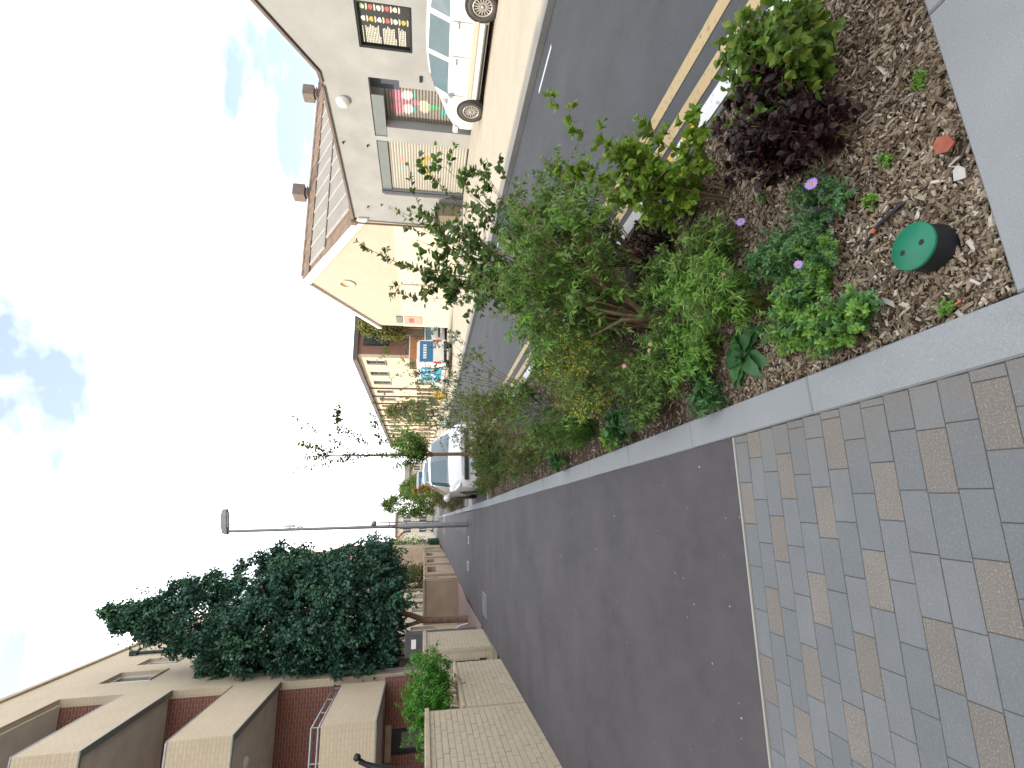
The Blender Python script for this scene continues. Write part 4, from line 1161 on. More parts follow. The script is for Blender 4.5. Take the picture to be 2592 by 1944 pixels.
# two tiers of pale sheets, each sheet a piece
pan_me = {}
for tier, (t0, t1) in enumerate(((0.10, 0.50), (0.53, 0.83))):
    for i in range(23):
        x = FX + 0.95 + i * 1.02 + (0.4 if tier == 0 else 0)
        if tier not in pan_me:
            q = MB(); c = Vector((0, 0, 0)); q.obox((0, 0, 0), (1, 0, 0), su, n_, 0.47, sl.length * (t1 - t0) / 2, 0.02)
            me = bpy.data.meshes.new('roof_sheet'); me.from_pydata(q.v, [], q.f); me.materials.append(M['roof_pale']); pan_me[tier] = me
        o = bpy.data.objects.new('roof_sheet', pan_me[tier]); COL.objects.link(o); o.parent = sd
        o.location = on_slope(x, (t0 + t1) / 2, 0.035) - ORG[sd]
    q = MB()
    for i in range(24):
        x = FX + 0.44 + i * 1.02 + (0.4 if tier == 0 else 0)
        q.obox(on_slope(x, (t0 + t1) / 2, 0.05), (1, 0, 0), su, n_, 0.045, sl.length * (t1 - t0) / 2, 0.04)
    q.build('batten', M['batten'], sd)
q = MB()
for i in range(60):
    x = FX + 0.3 + i * 0.45
    q.obox(on_slope(x, 0.92, 0.05 + 0.02 * (i % 2)), (1, 0, 0), su, n_, 0.215, sl.length * 0.075, 0.03)
    q.obox(on_slope(x + 0.2, 0.995, 0.07), (1, 0, 0), su, n_, 0.20, 0.14, 0.05)
q.build('ridge_tiles', M['roof_tile'], rf)
b = MB()
b.prism([(FX - 0.10, A.y - 0.05, A.z - 0.10), (FX - 0.10, Rg.y, Rg.z + 0.06), (FX - 0.10, Rg.y, Rg.z - 0.42), (FX - 0.10, A.y - 0.05, A.z - 0.50)], (0.12, 0, 0))
b.prism([(FX - 0.10, Rg.y, Rg.z + 0.06), (FX - 0.10, E_.y, E_.z + 0.02), (FX - 0.10, E_.y, E_.z - 0.24), (FX - 0.10, Rg.y, Rg.z - 0.22)], (0.12, 0, 0))
b.build('bargeboard', M['white'], sd)
for x in (24.8, 18.0):
    q = MB(); q.box(x - 0.20, x + 0.20, 25.6, 26.0, 7.8, 8.26); q.box(x - 0.34, x + 0.34, 25.46, 26.14, 8.263, 8.90, 0.04); q.box(x - 0.27, x + 0.27, 25.53, 26.07, 8.10, 8.17)
    q.build('ridge_vent', M['vent_tan'], rf)
q = MB(); q.lathe((FX + 0.019, 25.83, 5.74), (-1, 0, 0), [(0.44, 0.0), (0.44, 0.05), (0.34, 0.05), (0.34, 0.02), (0.0, 0.02)], 24); q.build('round_vent', M['render_cream'], sd)
q = MB(); q.box(FX - 0.03, FX - 0.003, 29.95, 31.2, 1.8, 2.9, 0.004); sg = q.build('poster', M['spray_red'], sd)
q = MB(); q.box(FX - 0.036, FX - 0.031, 30.2, 30.9, 2.3, 2.6); q.build('print', M['print_red'], sg)
q = MB(); q.box(FX - 0.04, FX + 0.015, 30.0, 31.0, 3.02, 3.4, 0.01); q.build('sign_plate', M['fascia'], sd)

# ------------------------------------------------------------------ terrace and things before it
TX = 11.6
eb = thing('end_house', 'end house with a dark red brick side wall and three pale front windows', 'house', (13, 36, 0))
b = MB(); b.box(TX + 0.25, 20, 35.40, 35.65, 0, 6.3); b.build('side_wall', M['brick_brown'], eb)
wt = [(36.0, 37.1, 4.45, 5.8), (38.9, 40.0, 4.45, 5.8), (41.6, 42.7, 4.45, 5.8), (36.0, 37.1, 0.9, 2.4), (38.9, 40.0, 0.1, 2.4), (41.6, 42.7, 0.9, 2.4)]
w = MB(); wall_x(w, TX, 35.40, 43.7, 0, 6.3, wt, 0.25); w.face([(TX, 35.40, 0), (TX + 0.25, 35.40, 0), (TX + 0.25, 35.40, 6.3), (TX, 35.40, 6.3)]); w.build('front_wall', M['render_cream'], eb)
b = MB(); b.box(TX - 0.25, 20.1, 35.2, 43.7, 6.303, 6.62); b.build('roof', M['roof_slate'], eb)
def win(parent, x, y0, y1, z0, z1, m1='fascia'):
    f = MB(); d = 0.08
    f.box(x, x + 0.06, y0 + 0.003, y1 - 0.003, z0 + 0.003, z0 + d); f.box(x, x + 0.06, y0 + 0.003, y1 - 0.003, z1 - d, z1 - 0.003); f.box(x, x + 0.06, y0 + 0.003, y0 + d, z0 + d, z1 - d); f.box(x, x + 0.06, y1 - d, y1 - 0.003, z0 + d, z1 - d)
    f.box(x + 0.005, x + 0.055, y0 + d, y1 - d, (z0 + z1) / 2 - 0.03, (z0 + z1) / 2 + 0.03)
    wo = f.build('window', M[m1], parent)
    p = MB(); p.box(x + 0.02, x + 0.03, y0 + d, y1 - d, z0 + d, z1 - d); p.build('pane', M['window_glass'], wo)
    p = MB(); p.box(x - 0.2, x + 0.02, y0 - 0.06, y1 + 0.06, z0 - 0.06, z0 + 0.0); p.build('sill', M['fascia'], wo)
for q in wt: win(eb, TX + 0.14, *q)
f = MB(); f.box(12.5, 14.1, 35.33, 35.395, 4.2, 5.95); wo = f.build('window', M['dark_metal'], eb)
for (a, c) in ((12.58, 13.26), (13.34, 14.02)):
    p = MB(); p.box(a, c, 35.318, 35.328, 4.3, 5.85); p.build('pane', M['window_glass'], wo)
th = thing('terraced_house', 'narrow cream terraced house next to the end house, with one upper window', 'house', (TX, 43.7, 0), 'narrow cream houses along the terrace')
w = MB(); wq = [(0.95, 2.0, 4.45, 5.8), (0.4, 1.2, 0.1, 2.3), (1.6, 2.6, 0.9, 2.3)]
wall_x(w, TX, 43.71, 46.6, 0, 6.3, [(43.7 + a, 43.7 + b_, c, d) for a, b_, c, d in wq], 0.25); w.build('front_wall', M['render_cream'], th)
for a, b_, c, d in wq: win(th, TX + 0.14, 43.7 + a, 43.7 + b_, c, d)
b = MB(); b.box(TX + 0.26, 19, 43.72, 46.6, 0, 6.29); b.build('side_wall', M['brick_brown'], th)
b = MB(); b.box(TX - 0.25, 19, 43.705, 46.6, 6.303, 6.62); b.build('roof', M['roof_slate'], th)
b = MB(); b.tube([(TX - 0.07, 43.80, 0), (TX - 0.07, 43.80, 6.3)], 0.07, 6); b.build('downpipe', M['roof_tile'], th)
names = ['second', 'third', 'fourth', 'fifth', 'sixth', 'seventh', 'eighth', 'ninth', 'tenth', 'eleventh', 'farthest']
for i in range(1, 12):
    copy_tree(th, (TX, 43.7 + 2.91 * i, 0), label=f'narrow cream terraced house, {names[i-1]} beyond the first one next to the end house' if i < 11 else 'narrow cream terraced house at the far end of the row')

hd_ = thing('hoarding', 'orange-brown hoarding with a pale top rail in front of the end house', 'hoarding', (11.7, 34.6, 0.1))
for i in range(6):
    b = MB(); b.box(10.55 + i * 0.40, 10.55 + i * 0.40 + 0.394, 34.55, 34.60, 0.105, 2.62); b.build('board', M['hoarding'], hd_)
b = MB(); b.box(10.5, 13.0, 34.52, 34.64, 2.622, 2.70); b.build('top_rail', M['white'], hd_)
ct = thing('container', 'olive-brown metal container behind the silver car', 'container', (13.5, 35.0, 0.1))
b = MB(); b.box(13.02, 14.8, 34.4, 35.25, 0.13, 3.0, 0.03)
for i in range(8): b.box(13.08 + i * 0.21, 13.16 + i * 0.21, 34.375, 34.398, 0.3, 2.85)
b.build('body', M['olive'], ct)
b = MB(); b.box(12.98, 14.84, 34.36, 35.29, 3.003, 3.09); b.build('rim', M['roof_tile'], ct)

# ------------------------------------------------------------------ vehicles
def wheel(parent, c, ax, r=0.33, w_=0.20, spokes=16):
    """tyre, rim with thin spokes; ax points outwards"""
    c, ax = Vector(c), Vector(ax)
    t = MB(); t.lathe(c, ax, [(r * 0.66, 0.0), (r * 0.70, 0.012), (r * 0.92, 0.014), (r, -0.03), (r, -w_ + 0.03), (r * 0.9, -w_), (r * 0.5, -w_)], 28, True, False)
    ty = t.build('wheel', M['tyre'], parent)
    q = MB(); q.lathe(c, ax, [(r * 0.66, 0.004), (r * 0.62, 0.006), (r * 0.60, -0.05), (0.0, -0.06)], 28, True, False)
    q.build('rim_well', M['arch'], ty)
    q = MB(); a = ax.orthogonal().normalized(); b_ = ax.cross(a)
    for k in range(spokes):
        an = 2 * PI * k / spokes
        d = a * math.cos(an) + b_ * math.sin(an); e = ax.cross(d)
        q.obox(c + d * (r * 0.36) - ax * 0.012, d, e, ax, r * 0.27, r * 0.042, 0.008)
    q.lathe(c, ax, [(r * 0.66, -0.01), (r * 0.66, 0.006), (r * 0.58, 0.006), (r * 0.58, -0.02)], 28, True, False)
    q.lathe(c, ax, [(r * 0.13, -0.03), (r * 0.12, 0.004), (0.0, 0.010)], 14)
    q.build('rim', M['alloy'], ty)
    return ty

def car(name, label, cat, loc, rotz, paint, L, prof, hw, wheels, zground=0.0, group=None, wr=0.33, glass_side=(), details=None):
    """prof: stations along y (nose first): (y, z_bottom, z_belt, z_top, half width at belt, half width at top, glass flags)"""
    t = thing(name, label, cat, (0, 0, 0), group)
    rows = []
    for (y, zb, zl, zt, wb, wt, *_r) in prof:
        zm = zb + (zl - zb) * 0.45
        half = [(wb * 0.90, zb), (wb * 0.985, zb + 0.10), (wb * 1.0, zm), (wb * 0.985, zl - 0.06), (wb * 0.955, zl), (wt, max(zl + 0.001, zt - 0.05)), (wt * 0.86, max(zl + 0.002, zt - 0.005)), (0.0, max(zl + 0.003, zt + 0.02))]
        rows.append([(x, y, z) for x, z in half] + [(-x, y, z) for x, z in half[-2::-1]])
    n = len(rows[0])
    b = MB(); gs = {}
    mid = prof[len(prof) // 2][0]
    for i in range(len(rows) - 1):
        fl = prof[i][6] if len(prof[i]) > 6 else ''
        for k in range(n - 1):
            q = [rows[i][k], rows[i][k + 1], rows[i + 1][k + 1], rows[i + 1][k]]
            side = k in (4, n - 6); top = 5 <= k <= n - 7
            if side and 's' in fl:
                gs.setdefault(('side_window', k == 4, prof[i][0] > mid if len(prof) > 11 and 0 else i), MB()).face(q)
            elif top and 't' in fl:
                gs.setdefault(('rear_window' if prof[i][0] > mid else 'windscreen', 0, 0), MB()).face(q)
            else:
                b.face(q, True)
        b.face([rows[i][0], rows[i + 1][0], rows[i + 1][-1], rows[i][-1]])
    b.face(rows[0][::-1]); b.face(rows[-1])
    # merge shared corners for smooth shading
    me_o = b.build('body', M[paint], t)
    import bmesh
    bm = bmesh.new(); bm.from_mesh(me_o.data); bmesh.ops.remove_doubles(bm, verts=bm.verts, dist=0.0005)
    bmesh.ops.recalc_face_normals(bm, faces=bm.faces); bm.to_mesh(me_o.data); bm.free()
    me_o.data.set_sharp_from_angle(angle=math.radians(32))
    for kk in gs: gs[kk].build(kk[0], M['car_glass'], t)
    for wy in wheels:
        for s in (-1, 1):
            q = MB(); q.lathe((s * (hw - 0.02), wy, wr), (s, 0, 0), [(wr * 1.16, -0.1), (wr * 1.16, 0.034), (wr * 1.08, 0.036), (0.0, 0.03)], 28); q.build('wheel_arch', M['arch'], t)
            wheel(t, (s * (hw + 0.035), wy, wr), (s, 0, 0), wr)
    if details: details(t)
    t.location = (loc[0], loc[1], zground); t.rotation_euler = (0, 0, rotz)
    return t

# white people carrier on the far pavement, nose pointing up the street
def det_white(t):
    # local: nose at y = 0, tail at y = +4.4 ; after the half turn the visible flank is local +x
    for s in (-1, 1):
        x = s * 0.872
        q = MB(); q.box(min(x, x + s * 0.012), max(x, x + s * 0.012), 1.25, 3.35, 0.36, 0.46); q.build('side_trim', M['trim_tan'], t)
        q = MB(); q.box(min(x, x + s * 0.02), max(x, x + s * 0.02), 1.2, 3.3, 0.155, 0.20); q.build('sill', M['dark_metal'], t)
        for y0 in (1.30, 2.42, 3.28):
            q = MB(); q.box(min(x, x + s * 0.004), max(x, x + s * 0.004), y0, y0 + 0.012, 0.48, 0.93); q.build('door_seam', M['grey_metal'], t)
        for y0 in (2.18, 3.1):
            q = MB(); q.box(min(x, x + s * 0.03), max(x, x + s * 0.03), y0, y0 + 0.16, 0.80, 0.83); q.build('door_handle', M['white'], t)
        q = MB(); q.lathe((s * 0.98, 1.20, 1.02), (0.0, -1, 0), [(0.0, -0.09), (0.08, -0.07), (0.085, 0.0), (0.05, 0.07), (0.0, 0.09)], 10); q.build('mirror', M['car_white'], t)
        q = MB(); q.box(min(s * 0.50, s * 0.82), max(s * 0.50, s * 0.82), -0.02, 0.20, 0.62, 0.76, 0.03); q.build('headlight', M['head_lamp'], t)
prof_mpv = [(0.0, 0.24, 0.50, 0.62, 0.66, 0.55), (0.12, 0.16, 0.62, 0.80, 0.80, 0.66), (0.45, 0.13, 0.72, 0.98, 0.86, 0.68), (0.72, 0.13, 0.82, 1.06, 0.87, 0.68, 't'), (1.30, 0.13, 0.95, 1.33, 0.875, 0.64, 'ts'), (1.62, 0.13, 0.96, 1.43, 0.875, 0.62, 's'),
            (2.22, 0.13, 0.965, 1.50, 0.875, 0.62, ''), (2.34, 0.13, 0.97, 1.50, 0.875, 0.62, 's'), (3.2, 0.13, 0.985, 1.47, 0.875, 0.61, ''), (3.32, 0.13, 0.99, 1.46, 0.875, 0.61, 's'), (3.85, 0.14, 1.0, 1.40, 0.86, 0.60, 't'), (4.22, 0.18, 0.98, 1.08, 0.84, 0.62), (4.34, 0.28, 0.72, 0.80, 0.78, 0.62)]
car('parked_car', 'white people carrier with multi-spoke wheels parked in front of the grey workshop', 'car', (11.36, 11.78), PI, 'car_white', 4.34, prof_mpv, 0.865, (0.86, 3.70), 0.085, None, 0.325, details=det_white)

# white car in the bay facing the camera
def det_front(t):
    q = MB(); q.box(-0.62, 0.62, -0.035, 0.06, 0.50, 0.60, 0.015); q.build('grille', M['dark_metal'], t)
    q = MB(); q.lathe((0, -0.02, 0.645), (0, -1, 0.15), [(0.062, 0.0), (0.062, 0.016), (0.05, 0.022), (0.0, 0.024)], 20); bd = q.build('badge', M['galv'], t)
    q = MB(); q.lathe((0, -0.045, 0.649), (0, -1, 0.15), [(0.042, 0.0), (0.0, 0.004)], 20); q.build('badge_centre', M['blue_paint'], bd)
    q = MB(); q.box(-0.26, 0.26, -0.05, -0.025, 0.345, 0.455, 0.004); pl = q.build('number_plate', M['white'], t)
    q = MB(); q.box(-0.258, -0.205, -0.0535, -0.0505, 0.349, 0.451); q.build('plate_band', M['blue_paint'], pl)
    q = MB(); x = -0.18
    for k in range(7):
        q.box(x, x + 0.012, -0.0535, -0.0505, 0.365, 0.435); q.box(x + 0.030, x + 0.042, -0.0535, -0.0505, 0.365, 0.435)
        zz = (0.365, 0.393, 0.423)[k % 3]; q.box(x + 0.0125, x + 0.0295, -0.0535, -0.0505, zz, zz + 0.012)
        x += 0.058 + (0.03 if k == 3 else 0)
    q.build('plate_text', M['dark_metal'], pl)['kind'] = 'stuff'
    q = MB(); q.box(-0.55, 0.55, -0.03, 0.05, 0.20, 0.31, 0.02); q.build('lower_grille', M['arch'], t)
    for s in (-1, 1):
        q = MB()
        vs = [(s * 0.50, 0.02, 0.57), (s * 0.82, 0.28, 0.58), (s * 0.86, 0.42, 0.70), (s * 0.83, 0.55, 0.78), (s * 0.70, 0.36, 0.755), (s * 0.54, 0.10, 0.66)]
        c0 = Vector((s * 0.70, 0.20, 0.68)) + Vector((s * 0.04, -0.07, 0.02))
        for k in range(6): q.face([vs[k], vs[(k + 1) % 6], c0] if s < 0 else [vs[(k + 1) % 6], vs[k], c0], True)
        q.build('headlight', M['head_lamp'], t)
        q = MB(); q.lathe((s * 0.66, 0.0, 0.27), (0, -1, 0), [(0.06, 0.0), (0.06, 0.03), (0.045, 0.035), (0.0, 0.03)], 14); q.build('fog_lamp', M['head_lamp'], t)
        q = MB(); q.box(min(s * 0.86, s * 0.93), max(s * 0.86, s * 0.93), 1.30, 1.36, 0.90, 0.94); q.lathe((s * 0.99, 1.33, 0.95), (0, -1, 0), [(0.0, -0.09), (0.085, -0.07), (0.095, 0.0), (0.06, 0.07), (0.0, 0.09)], 10); q.build('mirror', M['car_white'], t)
    for x in (-0.45, 0.15):
        q = MB(); q.tube([(x, 0.97, 0.93), (x + 0.32, 1.10, 0.985)], 0.008, 5); q.build('wiper', M['arch'], t)
    q = MB(); q.tube([(0.28, 0.30, 0.795), (0.22, 0.55, 0.850), (0.26, 0.85, 0.915)], 0.006, 5); q.build('bonnet_crease', M['grey_metal'], t)
prof_hatch = [(0.0, 0.24, 0.56, 0.66, 0.68, 0.56), (0.10, 0.17, 0.60, 0.72, 0.80, 0.64), (0.40, 0.15, 0.70, 0.82, 0.87, 0.70), (0.95, 0.15, 0.86, 0.93, 0.875, 0.72, 't'), (1.05, 0.15, 0.88, 0.96, 0.875, 0.72, 't'), (1.85, 0.15, 0.93, 1.38, 0.875, 0.60, 's'), (2.30, 0.15, 0.94, 1.42, 0.875, 0.60, 's'),
              (3.3, 0.15, 0.95, 1.38, 0.87, 0.58, 's'), (3.75, 0.18, 0.96, 1.22, 0.85, 0.58, 't'), (4.05, 0.25, 0.90, 0.98, 0.80, 0.6), (4.15, 0.3, 0.65, 0.75, 0.75, 0.6)]
hb = car('parked_car', 'white hatchback facing the camera, parked beyond the planted bed', 'car', (1.62, 12.25), 0.0, 'car_white', 4.15, prof_hatch, 0.865, (0.78, 3.35), ROAD_Z, None, 0.31, details=det_front)

def det_plain(t):
    q = MB(); q.box(-0.55, 0.55, -0.03, 0.05, 0.48, 0.60, 0.02); q.build('grille', M['dark_metal'], t)
    q = MB(); q.box(-0.26, 0.26, -0.04, -0.015, 0.33, 0.44, 0.004); q.build('number_plate', M['white'], t)
    for s in (-1, 1):
        q = MB(); q.box(min(s * 0.50, s * 0.80), max(s * 0.50, s * 0.80), -0.01, 0.14, 0.62, 0.74, 0.02); q.build('headlight', M['head_lamp'], t)
        q = MB(); q.lathe((s * 0.98, 1.25, 0.98), (0, -1, 0), [(0.0, -0.09), (0.08, -0.07), (0.085, 0.0), (0.0, 0.09)], 8); q.build('mirror', M['arch'], t)
car('parked_car', 'dark grey car parked beyond the white hatchback', 'car', (2.95, 29.0), 0.0, 'car_dark', 4.34, [(a[0], a[1], a[2] * 1.06, a[3] * 1.10) + tuple(a[4:]) for a in prof_mpv], 0.865, (0.86, 3.70), ROAD_Z, None, 0.33, details=det_plain)
car('parked_car', 'silver car parked facing the road, in front of the olive container', 'car', (12.75, 32.4), 0.0, 'car_silver', 4.34, [(a[0] * 0.45, *a[1:]) for a in prof_mpv], 0.865, (0.45, 1.55), 0.12, None, 0.31, details=det_plain)
car('parked_car', 'small pinkish white car parked at the far end of the footpath', 'car', (-1.9, 88.0), 0.0, 'car_white', 4.15, prof_hatch, 0.865, (0.78, 3.35), 0.0, None, 0.31, details=det_plain)

def van(name, label, loc, paint, L, W_, Hh, graffiti):
    t = thing(name, label, 'van', (loc[0], loc[1], 0))
    x0, y0 = loc; z0 = loc_z = 0.0
    b = MB(); zg = far_z(x0 + 0.5) if x0 > 6.4 else ROAD_Z
    b.prism([(x0, y0, zg + 0.35), (x0 + W_, y0, zg + 0.35), (x0 + W_ - 0.08, y0, zg + Hh - 0.12), (x0 + W_ - 0.25, y0, zg + Hh), (x0 + 0.25, y0, zg + Hh), (x0 + 0.08, y0, zg + Hh - 0.12)], (0, L * 0.78, 0))
    b.prism([(x0, y0 + L * 0.78, zg + 0.35), (x0, y0 + L * 0.78, zg + Hh), (x0, y0 + L * 0.82, zg + Hh - 0.05), (x0, y0 + L * 0.90, zg + 1.05), (x0, y0 + L, zg + 0.85), (x0, y0 + L, zg + 0.35)], (W_, 0, 0))
    b.build('body', M['white'], t)
    b = MB(); b.box(x0 + 0.12, x0 + W_ - 0.12, y0 - 0.012, y0 - 0.002, zg + 1.05, zg + Hh - 0.16); rw = b.build('rear_window', M['blue_paint'], t)
    b = MB()
    for k in range(6): b.box(x0 + 0.30 + k * 0.14, x0 + 0.40 + k * 0.14, y0 - 0.016, y0 - 0.013, zg + Hh - 0.52, zg + Hh - 0.34)
    b.build('lettering', M['white'], rw)
    b = MB(); b.box(x0 + 0.10, x0 + W_ - 0.10, y0 - 0.05, y0 - 0.002, zg + 0.30, zg + 0.46, 0.02); b.build('bumper', M['arch'], t)
    b = MB(); b.box(x0 + 0.45, x0 + 0.95, y0 - 0.014, y0 - 0.003, zg + 0.62, zg + 0.92); b.build('number_plate', M['white'], t)
    for xx in (x0 + 0.03, x0 + W_ - 0.13):
        b = MB(); b.box(xx, xx + 0.10, y0 - 0.02, y0 - 0.003, zg + 0.6, zg + 1.0, 0.01); b.build('tail_light', M['red_plastic'], t)
    for yy in (y0 + 0.7, y0 + L - 0.75):
        for s, xx in ((-1, x0 - 0.005), (1, x0 + W_ + 0.005)):
            wheel(t, (xx, yy, zg + 0.31), (s, 0, 0), 0.31, 0.2, 10)
    b = MB(); b.box(x0 - 0.004, x0 + 0.02, y0 + L * 0.80, y0 + L * 0.89, zg + 1.08, zg + 1.5); b.build('cab_window', M['car_glass'], t)
    if graffiti:
        r_ = np.random.default_rng(5)
        b = MB(); b.prism([(x0 - 0.003, y0 + 0.9, zg + 0.55), (x0 - 0.003, y0 + L * 0.74, zg + 0.55), (x0 + 0.035, y0 + L * 0.74, zg + Hh - 0.22), (x0 + 0.035, y0 + 0.9, zg + Hh - 0.22)], (-0.012, 0, 0)); pn = b.build('painted_side', M['spray_cyan'], t)
        for k in range(70):
            y = y0 + 1.0 + (L * 0.74 - 1.2) * r_.random(); z = zg + 0.7 + (Hh - 1.05) * r_.random()
            blob(pn, x0 - 0.017 - 0.0004 * k, y, z, 0.04 + 0.13 * r_.random(), 0.02 + 0.06 * r_.random(), ['spray_white', 'blue_paint', 'spray_white', 'spray_cyan'][k % 4], 100 + k, 'graffiti', 10)
        blob(pn, x0 - 0.050, y0 + 1.4, zg + 1.1, 0.25, 0.08, 'spray_red', 99, 'graffiti', 12)
    return t
van('parked_van', 'small white van with blue rear window and cyan graffiti along its side', (8.38, 26.4), 'white', 4.6, 1.42, 1.92, True)
van('parked_van', 'pale van parked behind the dark grey car', (2.35, 40.0), 'white', 4.8, 1.7, 2.15, False)

br = thing('traffic_barrier', 'orange road works barrier standing at the kerb beyond the graffiti van', 'barrier', (7.9, 33, 0.05))
b = MB(); b.box(7.62, 8.12, 32.98, 33.02, 0.70, 1.05, 0.01); b.build('board', M['orange_lamp'], br)
for x in (7.68, 8.06):
    b = MB(); b.tube([(x, 33.0, 0.05), (x, 33.0, 0.70)], 0.02, 6); b.box(x - 0.05, x + 0.05, 32.8, 33.2, 0.06, 0.10); b.build('leg', M['dark_metal'], br)
gb = thing('grit_bin', 'yellow grit bin on the pavement beside the orange barrier', 'bin', (8.3, 33.4, 0.05))
b = MB(); b.prism([(8.14, 33.2, 0.07), (8.52, 33.2, 0.07), (8.56, 33.2, 0.78), (8.10, 33.2, 0.78)], (0, 0.5, 0)); b.build('tub', M['yellow_plastic'], gb)
b = MB(); b.prism([(8.07, 33.15, 0.783), (8.59, 33.15, 0.783), (8.52, 33.15, 0.95), (8.14, 33.15, 0.95)], (0, 0.6, 0)); b.build('lid', M['yellow_plastic'], gb)
wb = thing('wheelie_bin', 'dark olive wheelie bin against the workshop wall, half hidden by the tall shrub', 'bin', (12.2, 18.2, 0.12))
b = MB(); b.prism([(11.98, 17.95, 0.2), (12.42, 17.95, 0.2), (12.48, 17.9, 1.12), (11.92, 17.9, 1.12)], (0, 0.5, 0)); b.build('bin_body', M['olive'], wb)
b = MB(); b.prism([(11.88, 17.86, 1.123), (12.50, 17.86, 1.123), (12.50, 17.86, 1.18), (11.90, 17.86, 1.24)], (0, 0.6, 0)); b.build('lid', M['dark_metal'], wb)
for s in (12.02, 12.38):
    b = MB(); b.lathe((s, 18.46, 0.22), (1, 0, 0), [(0.09, -0.02), (0.09, 0.02), (0.0, 0.02)], 12); b.build('wheel', M['tyre'], wb)

# distant row, pale house and tiled house closing the street
def far_house(label, x0, x1, y0, y1, h, ridge, mw, mr, wins_, chim=False, gable_x=True):
    t = thing('distant_house', label, 'house', ((x0 + x1) / 2, y0, 0))
    b = MB(); b.box(x0, x1, y0, y1, -1.2, h)
    if ridge > h and not gable_x: b.prism([(x0, y0, h), (x1, y0, h), ((x0 + x1) / 2, y0, ridge)], (0, y1 - y0, 0))
    b.build('wall', M[mw], t)
    b = MB(); e = 0.3
    if gable_x:
        ym = (y0 + y1) / 2
        b.prism([(x0 - e, y0 - e, h - 0.1), (x0 - e, ym, ridge), (x0 - e, ym, ridge + 0.18), (x0 - e, y0 - e, h + 0.12)], (x1 - x0 + 2 * e, 0, 0))
        b.prism([(x0 - e, ym, ridge), (x0 - e, y1 + e, h - 0.1), (x0 - e, y1 + e, h + 0.12), (x0 - e, ym, ridge + 0.18)], (x1 - x0 + 2 * e, 0, 0))
    else:
        xm = (x0 + x1) / 2
        b.prism([(x0 - e, y0 - e, h - 0.1), (xm, y0 - e, ridge), (xm, y0 - e, ridge + 0.2), (x0 - e, y0 - e, h + 0.15)], (0, y1 - y0, 0))
        b.prism([(xm, y0 - e, ridge), (x1 + e, y0 - e, h - 0.1), (x1 + e, y0 - e, h + 0.15), (xm, y0 - e, ridge + 0.2)], (0, y1 - y0, 0))
    rf_ = b.build('roof', M[mr], t)
    if chim:
        b = MB(); b.box(x0 + 0.6, x0 + 1.4, (y0 + y1) / 2 - 0.4, (y0 + y1) / 2 + 0.4, ridge - 0.6, ridge + 0.9); b.build('chimney', M['brick_brown'], rf_)
    for (xa, xb, za, zb) in wins_:
        f = MB(); f.box(xa, xb, y0 - 0.05, y0 - 0.004, za, zb); wo = f.build('window', M['white'], t)
        f = MB(); f.box(xa + 0.1, (xa + xb) / 2 - 0.04, y0 - 0.07, y0 - 0.052, za + 0.1, zb - 0.1); f.box((xa + xb) / 2 + 0.04, xb - 0.1, y0 - 0.07, y0 - 0.052, za + 0.1, zb - 0.1); f.build('pane', M['window_glass'], wo)
    return t
far_house('distant pale house with white windows behind the lamp post', -1.9, 1.9, 95, 103, 6.2, 6.6, 'white_wall', 'roof_slate', [(-1.5, -0.3, 0.9, 2.4), (0.3, 1.5, 0.9, 2.4), (-1.5, -0.3, 3.6, 5.2), (0.3, 1.5, 3.6, 5.2)])
far_house('distant house with an orange tiled roof left of the lamp post', -6.4, -1.3, 84, 93, 4.6, 7.2, 'white_wall', 'roof_red', [(-5.6, -4.4, 0.9, 2.3), (-3.4, -2.2, 0.9, 2.3)], gable_x=False)
far_house('distant brown brick house closing the road, with a chimney', 4.9, 7.4, 92, 100, 4.1, 5.0, 'brick_brown', 'roof_slate', [(5.3, 6.1, 2.4, 3.6), (6.4, 7.1, 2.4, 3.6)], True)
far_house('distant pink brick house beside the far end of the terrace', 7.5, 10.6, 92, 100, 4.0, 5.0, 'cream_wall', 'roof_slate', [(7.9, 8.8, 2.2, 3.5), (9.2, 10.2, 2.2, 3.5)])

# ================================================================== PLANTS AND SMALL THINGS
BZ = lambda x, y: float(bed_z(x, y))

def shrub(name, label, cat, base, h, spread, stems, per, L, W, tpl, mat, stem_mat='twig', lean=(0, 0), t0=0.2, out=0.8, droop=0.0, r0=0.004, r1=0.0012, group=None, curve=0.35, base_r=0.03, mixmat=None, mix=0.0, jit=0.25, shown_stems=None, ellip=None, face_up=0.6, dens=(1.35, 1.6), tw=None):
    t = thing(name, label, cat, base, group)
    stems, per = int(stems * dens[0]), int(per * dens[1])
    cs = sprays(base, stems, h, spread, lean, curve, jit, base_r)
    if ellip:
        cs = [tuple(np.array(base) + (np.array(q) - np.array(base)) * np.array([ellip[0], ellip[1], 1.0]) for q in c) for c in cs]
    lv = Leaves()
    main = cs
    if tw:
        cs = twigs(main, tw[0], tw[1], max(t0, 0.15), tw[2] if len(tw) > 2 else 0.35)
        rng.shuffle(cs)
        per = max(3, int(per * tw[3] if len(tw) > 3 else per / tw[0] * 1.5))
        dress(lv, main, max(4, per // 2), L, W, tpl, 0.6, out, droop, face_up=face_up)
        t0 = 0.1
    k = int(len(cs) * (1 - mix))
    dress(lv, cs[:k] if mixmat else cs, per, L, W, tpl, t0, out, droop, face_up=face_up)
    lv.build('foliage', M[mat], t)
    if mixmat:
        l2 = Leaves(); dress(l2, cs[k:], per, L, W, tpl, t0, out, droop, face_up=face_up); l2.build('foliage', M[mixmat], t)
    so = stems_mesh(main[:shown_stems] if shown_stems else main, r0, r1, 'stem', M[stem_mat], t)
    so['kind'] = 'stuff'
    if tw:
        stems_mesh(cs, r1 * 1.1, r1 * 0.5, 'twig', M[stem_mat], t, 4, 4)['kind'] = 'stuff'
    return t, main

